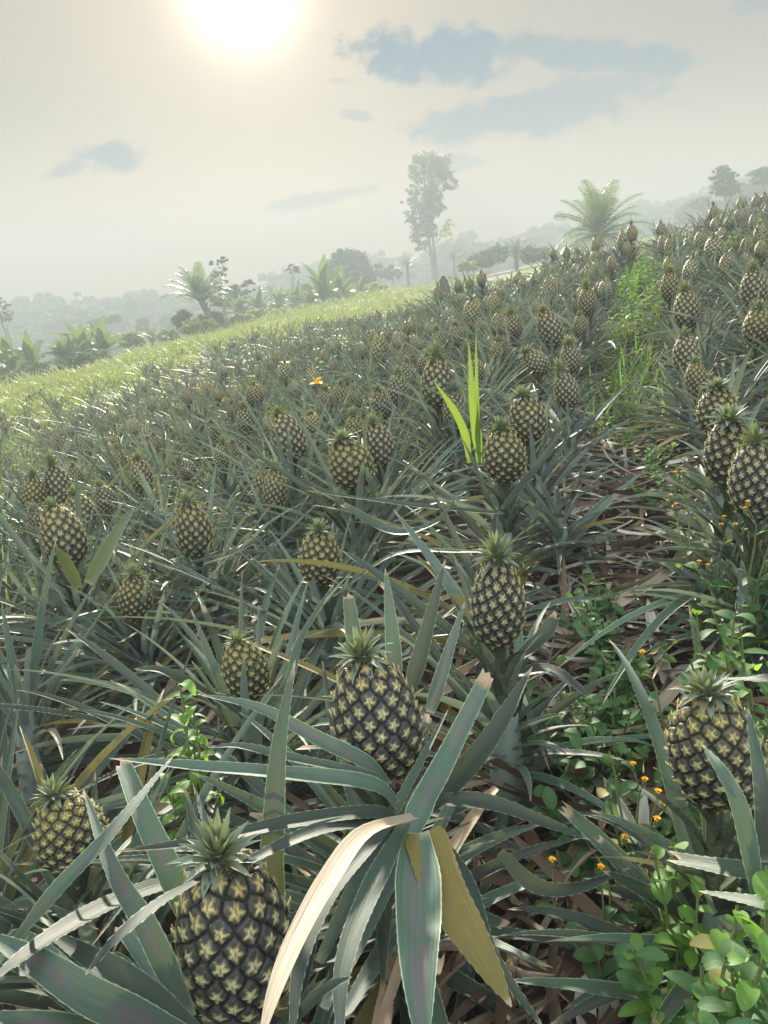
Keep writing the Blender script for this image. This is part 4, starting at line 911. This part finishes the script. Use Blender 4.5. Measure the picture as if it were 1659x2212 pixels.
tree('small bare-looking side tree with fine pale twigs against the tall tree', Z(600, 1210), 92, [(*Z(740, 1060), 15, 17, .55), (*Z(690, 1130), 9, 9, .4)], [[Z(600, 1200), Z(650, 1170), Z(670, 1110), Z(720, 1040)]], .30, 26, M_SHRUB, rpx=1.6)
tree('large round dark tree left of the tall tree', (752, 640), 80, [(750, 572, 42, 26), (725, 595, 28, 24), (775, 598, 32, 24), (750, 605, 46, 26), (715, 612, 18, 16), (795, 605, 16, 18), (742, 555, 22, 14), (770, 560, 18, 14)], [[(755, 645), (753, 610), (750, 575)]], .5, 70, rpx=5)
tree('thin crooked tree with sparse tufts above the leaning palm', (488, 690), 50, [(475, 560, 12, 6), (462, 568, 9, 5, .8), (488, 566, 7, 5, .7), (482, 580, 8, 5, .6), (465, 590, 9, 7, .7), (478, 596, 12, 8, .8), (458, 600, 8, 6, .7), (487, 608, 7, 6, .6), (465, 615, 12, 8, .7), (480, 625, 10, 8, .7)], [[(488, 690), (482, 640), (474, 612), (484, 585), (478, 560)]], .16, 30, rpx=2.2)
tree('spreading flat-topped tree right of the leaning palm', (480, 695), 56, [(510, 622, 22, 6), (535, 612, 14, 5, .8), (490, 632, 22, 8), (515, 640, 24, 8, .8), (540, 628, 10, 4, .6), (470, 650, 16, 12), (495, 655, 18, 10)], [[(478, 700), (484, 660), (505, 630)]], .25, 40, rpx=2.4)
tree('thin umbrella-topped tree rising above the banana plants', (633, 665), 62, [(632, 576, 11, 4), (620, 583, 9, 3, .8), (644, 580, 10, 4, .8), (637, 588, 12, 3, .8), (625, 588, 8, 2.5, .7)], [[(633, 668), (633, 625), (632, 578)]], .2, 34, rpx=1.7)
tree('thin leaning tree cut by the left photo edge', (22, 745), 60, [(6, 660, 14, 8, .6), (18, 672, 10, 8, .5), (10, 685, 14, 8, .5), (20, 692, 8, 6, .5), (0, 650, 10, 6, .5), (-5, 690, 10, 10, .5)], [[(22, 765), (12, 720), (0, 680), (-2, 655)]], .18, 30, rpx=1.8)
tree('flat-crowned dark tree in front of the left hills', (222, 730), 95, [(215, 695, 24, 7), (240, 688, 20, 6), (200, 702, 14, 6), (250, 695, 12, 5), (222, 705, 20, 5, .6)], [[(222, 735), (222, 712), (225, 695)]], .4, 60, rpx=2)
tree('small round tree in front of the left hills', (307, 725), 95, [(306, 697, 13, 12), (300, 705, 9, 9), (314, 704, 8, 9)], [[(307, 730), (307, 712), (306, 700)]], .4, 60, rpx=1.6)
tree('slender small tree right of the round dark tree', (820, 605), 85, [(818, 572, 8, 6), (824, 580, 8, 6), (815, 588, 7, 7), (828, 592, 8, 7)], [[(820, 610), (820, 590), (819, 572)]], .35, 46, rpx=1.4)
tree('low leafy tree between the round tree and the small palm', (848, 605), 85, [(848, 583, 12, 9), (838, 594, 12, 10), (858, 592, 10, 9)], [[(848, 610), (848, 590), (848, 580)]], .35, 46, rpx=1.4)
tree('airy tree on the hilltop at the right', (1572, 455), 70, [(1565, 372, 20, 11, .7), (1550, 385, 17, 12, .7), (1582, 385, 14, 12, .6), (1565, 400, 26, 12, .8), (1548, 412, 16, 10), (1575, 415, 18, 10, .7), (1592, 405, 12, 10, .4)], [[(1572, 470), (1566, 430), (1560, 400), (1565, 370)], [(1572, 470), (1582, 420), (1590, 400)]], .27, 34, rpx=2.2)
tree('wide thin-topped tree at the upper right photo edge', (1650, 440), 80, [(1640, 372, 22, 7, .7), (1655, 365, 20, 7, .7), (1630, 388, 14, 7, .6), (1655, 388, 18, 8, .7), (1675, 372, 20, 9, .7)], [[(1652, 450), (1648, 410), (1645, 375)]], .3, 36, rpx=2)
tree('layered umbrella tree on the far crest left of the airy tree', (1515, 470), 100, [(1512, 432, 22, 5), (1500, 440, 14, 5), (1530, 438, 16, 5), (1515, 447, 18, 6)], [[(1515, 475), (1514, 450), (1513, 435)]], .4, 50, rpx=1.6)
for i, (a, b, rx, ry, d) in enumerate(((1615, 415, 26, 16, 110), (1650, 408, 30, 16, 110), (1590, 430, 22, 14, 105), (1480, 458, 18, 12, 120), (1545, 446, 26, 10, 110))):
    tree('dense hazy tree crown bordering the hilltop at the right', (a, b + 40), d, [(a, b, rx, ry), (a - rx * .5, b + 8, rx * .7, ry * .8), (a + rx * .5, b + 8, rx * .7, ry * .8), (a, b + 18, rx, ry)], [[(a, b + 40), (a, b + 20), (a, b)]], .55, 60, group='hazy crowns at the right hilltop', rpx=2)
for i, (a, b, rx, ry, d, mt_, lab) in enumerate(((425, 705, 34, 14, 42, M_SHRUB, 'yellowish rounded shrub left of the leaning palm'), (285, 735, 26, 14, 44, M_SHRUB, 'olive shrub right of the left banana clump'), (395, 690, 20, 18, 46, M_TREE, 'dark shrub under the leaning palm'),
      (365, 725, 22, 12, 44, M_SHRUB, 'pale shrub between the squat palm and the yellowish shrub'), (1040, 560, 30, 16, 62, M_TREE, 'green shrub on the rise right of the tall tree'), (1075, 548, 22, 18, 66, M_TREE, 'taller green shrub left of the bushy palm'), (1150, 548, 24, 16, 62, M_TREE, 'green shrub right of the bushy palm'),
      (1010, 575, 22, 10, 58, M_SHRUB, 'yellow-green shrub beside the dark stump'), (1180, 545, 16, 12, 60, M_SHRUB, 'small pale shrub behind the far rows'), (810, 625, 30, 12, 56, M_SHRUB, 'yellow-green shrub below the slender small tree'), (20, 840, 30, 22, 30, M_TREE, 'green shrub at the left edge under the banana plants'), (110, 810, 26, 12, 34, M_SHRUB, 'grassy shrub between the left banana groups'), (455, 690, 24, 16, 47, M_TREE, 'shadowy shrub behind the leaning palm trunk'))):
    tree(lab, (a, b + ry), d, [(a, b, rx, ry), (a - rx * .5, b + ry * .4, rx * .6, ry * .7), (a + rx * .5, b + ry * .3, rx * .6, ry * .7)], [[(a, b + ry), (a, b + ry * .5), (a, b)]], .22, 50, mt_, 'shrubs behind the field', 'shrub', 'shrub', 1.2)
for i in range(26):
    a = random.uniform(-10, 260) if i < 11 else random.uniform(470, 830); b = (815 - a * .19 if i < 11 else 698 - (a - 470) * .155) + random.uniform(-4, 12); d = random.uniform(32, 40) if i < 11 else random.uniform(44, 54); rx = random.uniform(14, 30); ry = random.uniform(9, 17)
    tree('bushy pale green undergrowth beneath the left banana plants' if i < 11 else 'bushy pale green undergrowth along the line of banana plants', (a, b + ry), d, [(a, b, rx, ry), (a - rx * .5, b + ry * .4, rx * .6, ry * .7), (a + rx * .5, b + ry * .3, rx * .6, ry * .7)], [[(a, b + ry), (a, b + ry * .5), (a, b)]], .24, 50, random.choice((M_SHRUB, M_BANANA, M_TREE)), 'undergrowth beneath the left bananas' if i < 11 else 'undergrowth along the bananas', 'shrub', 'shrub', 1.2)
for i, (a, b) in enumerate(((60, 905), (120, 880), (30, 950), (200, 862), (250, 840), (150, 930), (330, 800), (400, 775), (90, 870), (470, 750), (560, 722), (280, 870), (640, 700), (700, 680))):
    q = on_ground(a, b, 0); weed(q[0], q[1], G(q[0], q[1]), random.uniform(.3, .5), 12, .10, .024, 8, .35, random.choice((M_SHRUB, M_LIME, M_WEED)), 'rough leafy scrub growing in the grass along the field edge', 'scrub in the grass strip', name='scrub')
# charred stump beside the tall tree and a dark log in the grass
b = at(958, 620, 26); g_ = G(b[0], b[1]); ac = Acc(); hh = b[2] - g_ + .35
for i, (dx, h_, r_) in enumerate(((0, hh, .20), (.14, hh * .88, .10), (-.13, hh * .93, .09), (.05, hh * .97, .12))): tube(ac, [(dx, 0, -.2), (dx * 1.1, .03, h_ * .5), (dx * .9 + .02, 0, h_ * .9), (dx * .8, 0, h_)], [r_ * 1.2, r_, r_ * .8, r_ * .25], (.5, .5, random.random(), 0), 9)
tag(link('tree_stump', ac.mesh('tree_stump', M_DARKWOOD), None, (b[0], b[1], g_)), 'charred broken stump beside the foot of the tall tree', 'stump')
b = on_ground(72, 856, .12); g_ = G(b[0], b[1]); ac = Acc()
tube(ac, [(-.22, 0, .04), (-.1, .05, .08), (.1, 0, .09), (.24, 0, .12)], [.05, .08, .08, .04], (.5, .5, .2, 0), 9); tube(ac, [(-.02, 0, .1), (.12, .02, .17), (.19, 0, .24)], [.05, .04, .02], (.5, .5, .3, 0), 7)
tag(link('fallen_log', ac.mesh('fallen_log', M_DARKWOOD), None, (b[0], b[1], g_)), 'short dark log lying in the grass at the left edge', 'log')

# far woods on the hills: one mass of crowns
ac = Acc(); ph = np.linspace(0, 2 * np.pi, 9)[:-1]; lat = np.radians([-35, 5, 40, 68])
def lump(c, rx, rz, rnd):
    D = np.stack([np.stack([np.cos(l) * np.cos(ph), np.cos(l) * np.sin(ph), np.full(8, np.sin(l))], -1) for l in lat]) * rng.uniform(.72, 1.2, (4, 8, 1))
    V = np.concatenate([D.reshape(-1, 3), [[0, 0, 1.02]]]) * [rx, rx, rz] + c; i = np.arange(8); j = (i + 1) % 8
    F = np.concatenate([np.stack([k * 8 + i, k * 8 + j, k * 8 + 8 + j, k * 8 + 8 + i], 1) for k in range(3)]); ac.add(V, F, (.5, .5, rnd, 0)); ac.F.append(np.stack([24 + i, 24 + j, np.full(8, 32)], 1) + ac.n - 33)
for i in range(3000):
    az = R(random.uniform(-36, 38)); r = math.sqrt(random.uniform(104 ** 2, 181 ** 2)); x, y = r * math.sin(az), r * math.cos(az); s = random.uniform(1.0, 2.2) * (1 if random.random() < .9 else 1.5)
    if r < 130 and not -.62 < az < -.1: s *= .7
    zt = G(x, y) + s * random.uniform(.4, 1.3); rn = random.random(); flat = random.choice((.35, .6, .8))
    for q in range(5): lump(np.array([x + random.gauss(0, s * .55), y + random.gauss(0, s * .4), zt + random.gauss(0, s * .3 * flat)]), s * random.uniform(.28, .55), s * random.uniform(.25, .5) * (.5 + flat * .6), np.clip(rn + random.gauss(0, .1), 0, 1))
tag(link('distant_forest', ac.mesh('distant_forest', M_FAR, False)), 'blue hazy forest covering the distant hills', 'forest', None, 'stuff')
# ------------------------------------------------------------------ morning haze: one closed box of even air
hv = bpy.data.materials.new('haze'); hv.use_nodes = True; h = NT(hv.node_tree)
pvn = h.n('VolumePrincipled', {'Color': (.305, .335, .36, 1), 'Density': .0105, 'Anisotropy': .15})
h.t.links.new(pvn.outputs[0], h.n('OutputMaterial').inputs['Volume'])
B = 200.0; z0, z1 = -24.0, 19.0
V = [(-B, -B, z0), (B, -B, z0), (B, B, z0), (-B, B, z0), (-B, -B, z1), (B, -B, z1), (B, B, z1), (-B, B, z1)]
me = bpy.data.meshes.new('haze'); me.from_pydata(V, [], [(3, 2, 1, 0), (4, 5, 6, 7), (0, 1, 5, 4), (1, 2, 6, 5), (2, 3, 7, 6), (3, 0, 4, 7)]); me.materials.append(hv)
tag(link('haze', me), 'pale morning haze over the whole hillside', 'haze', None, 'stuff')
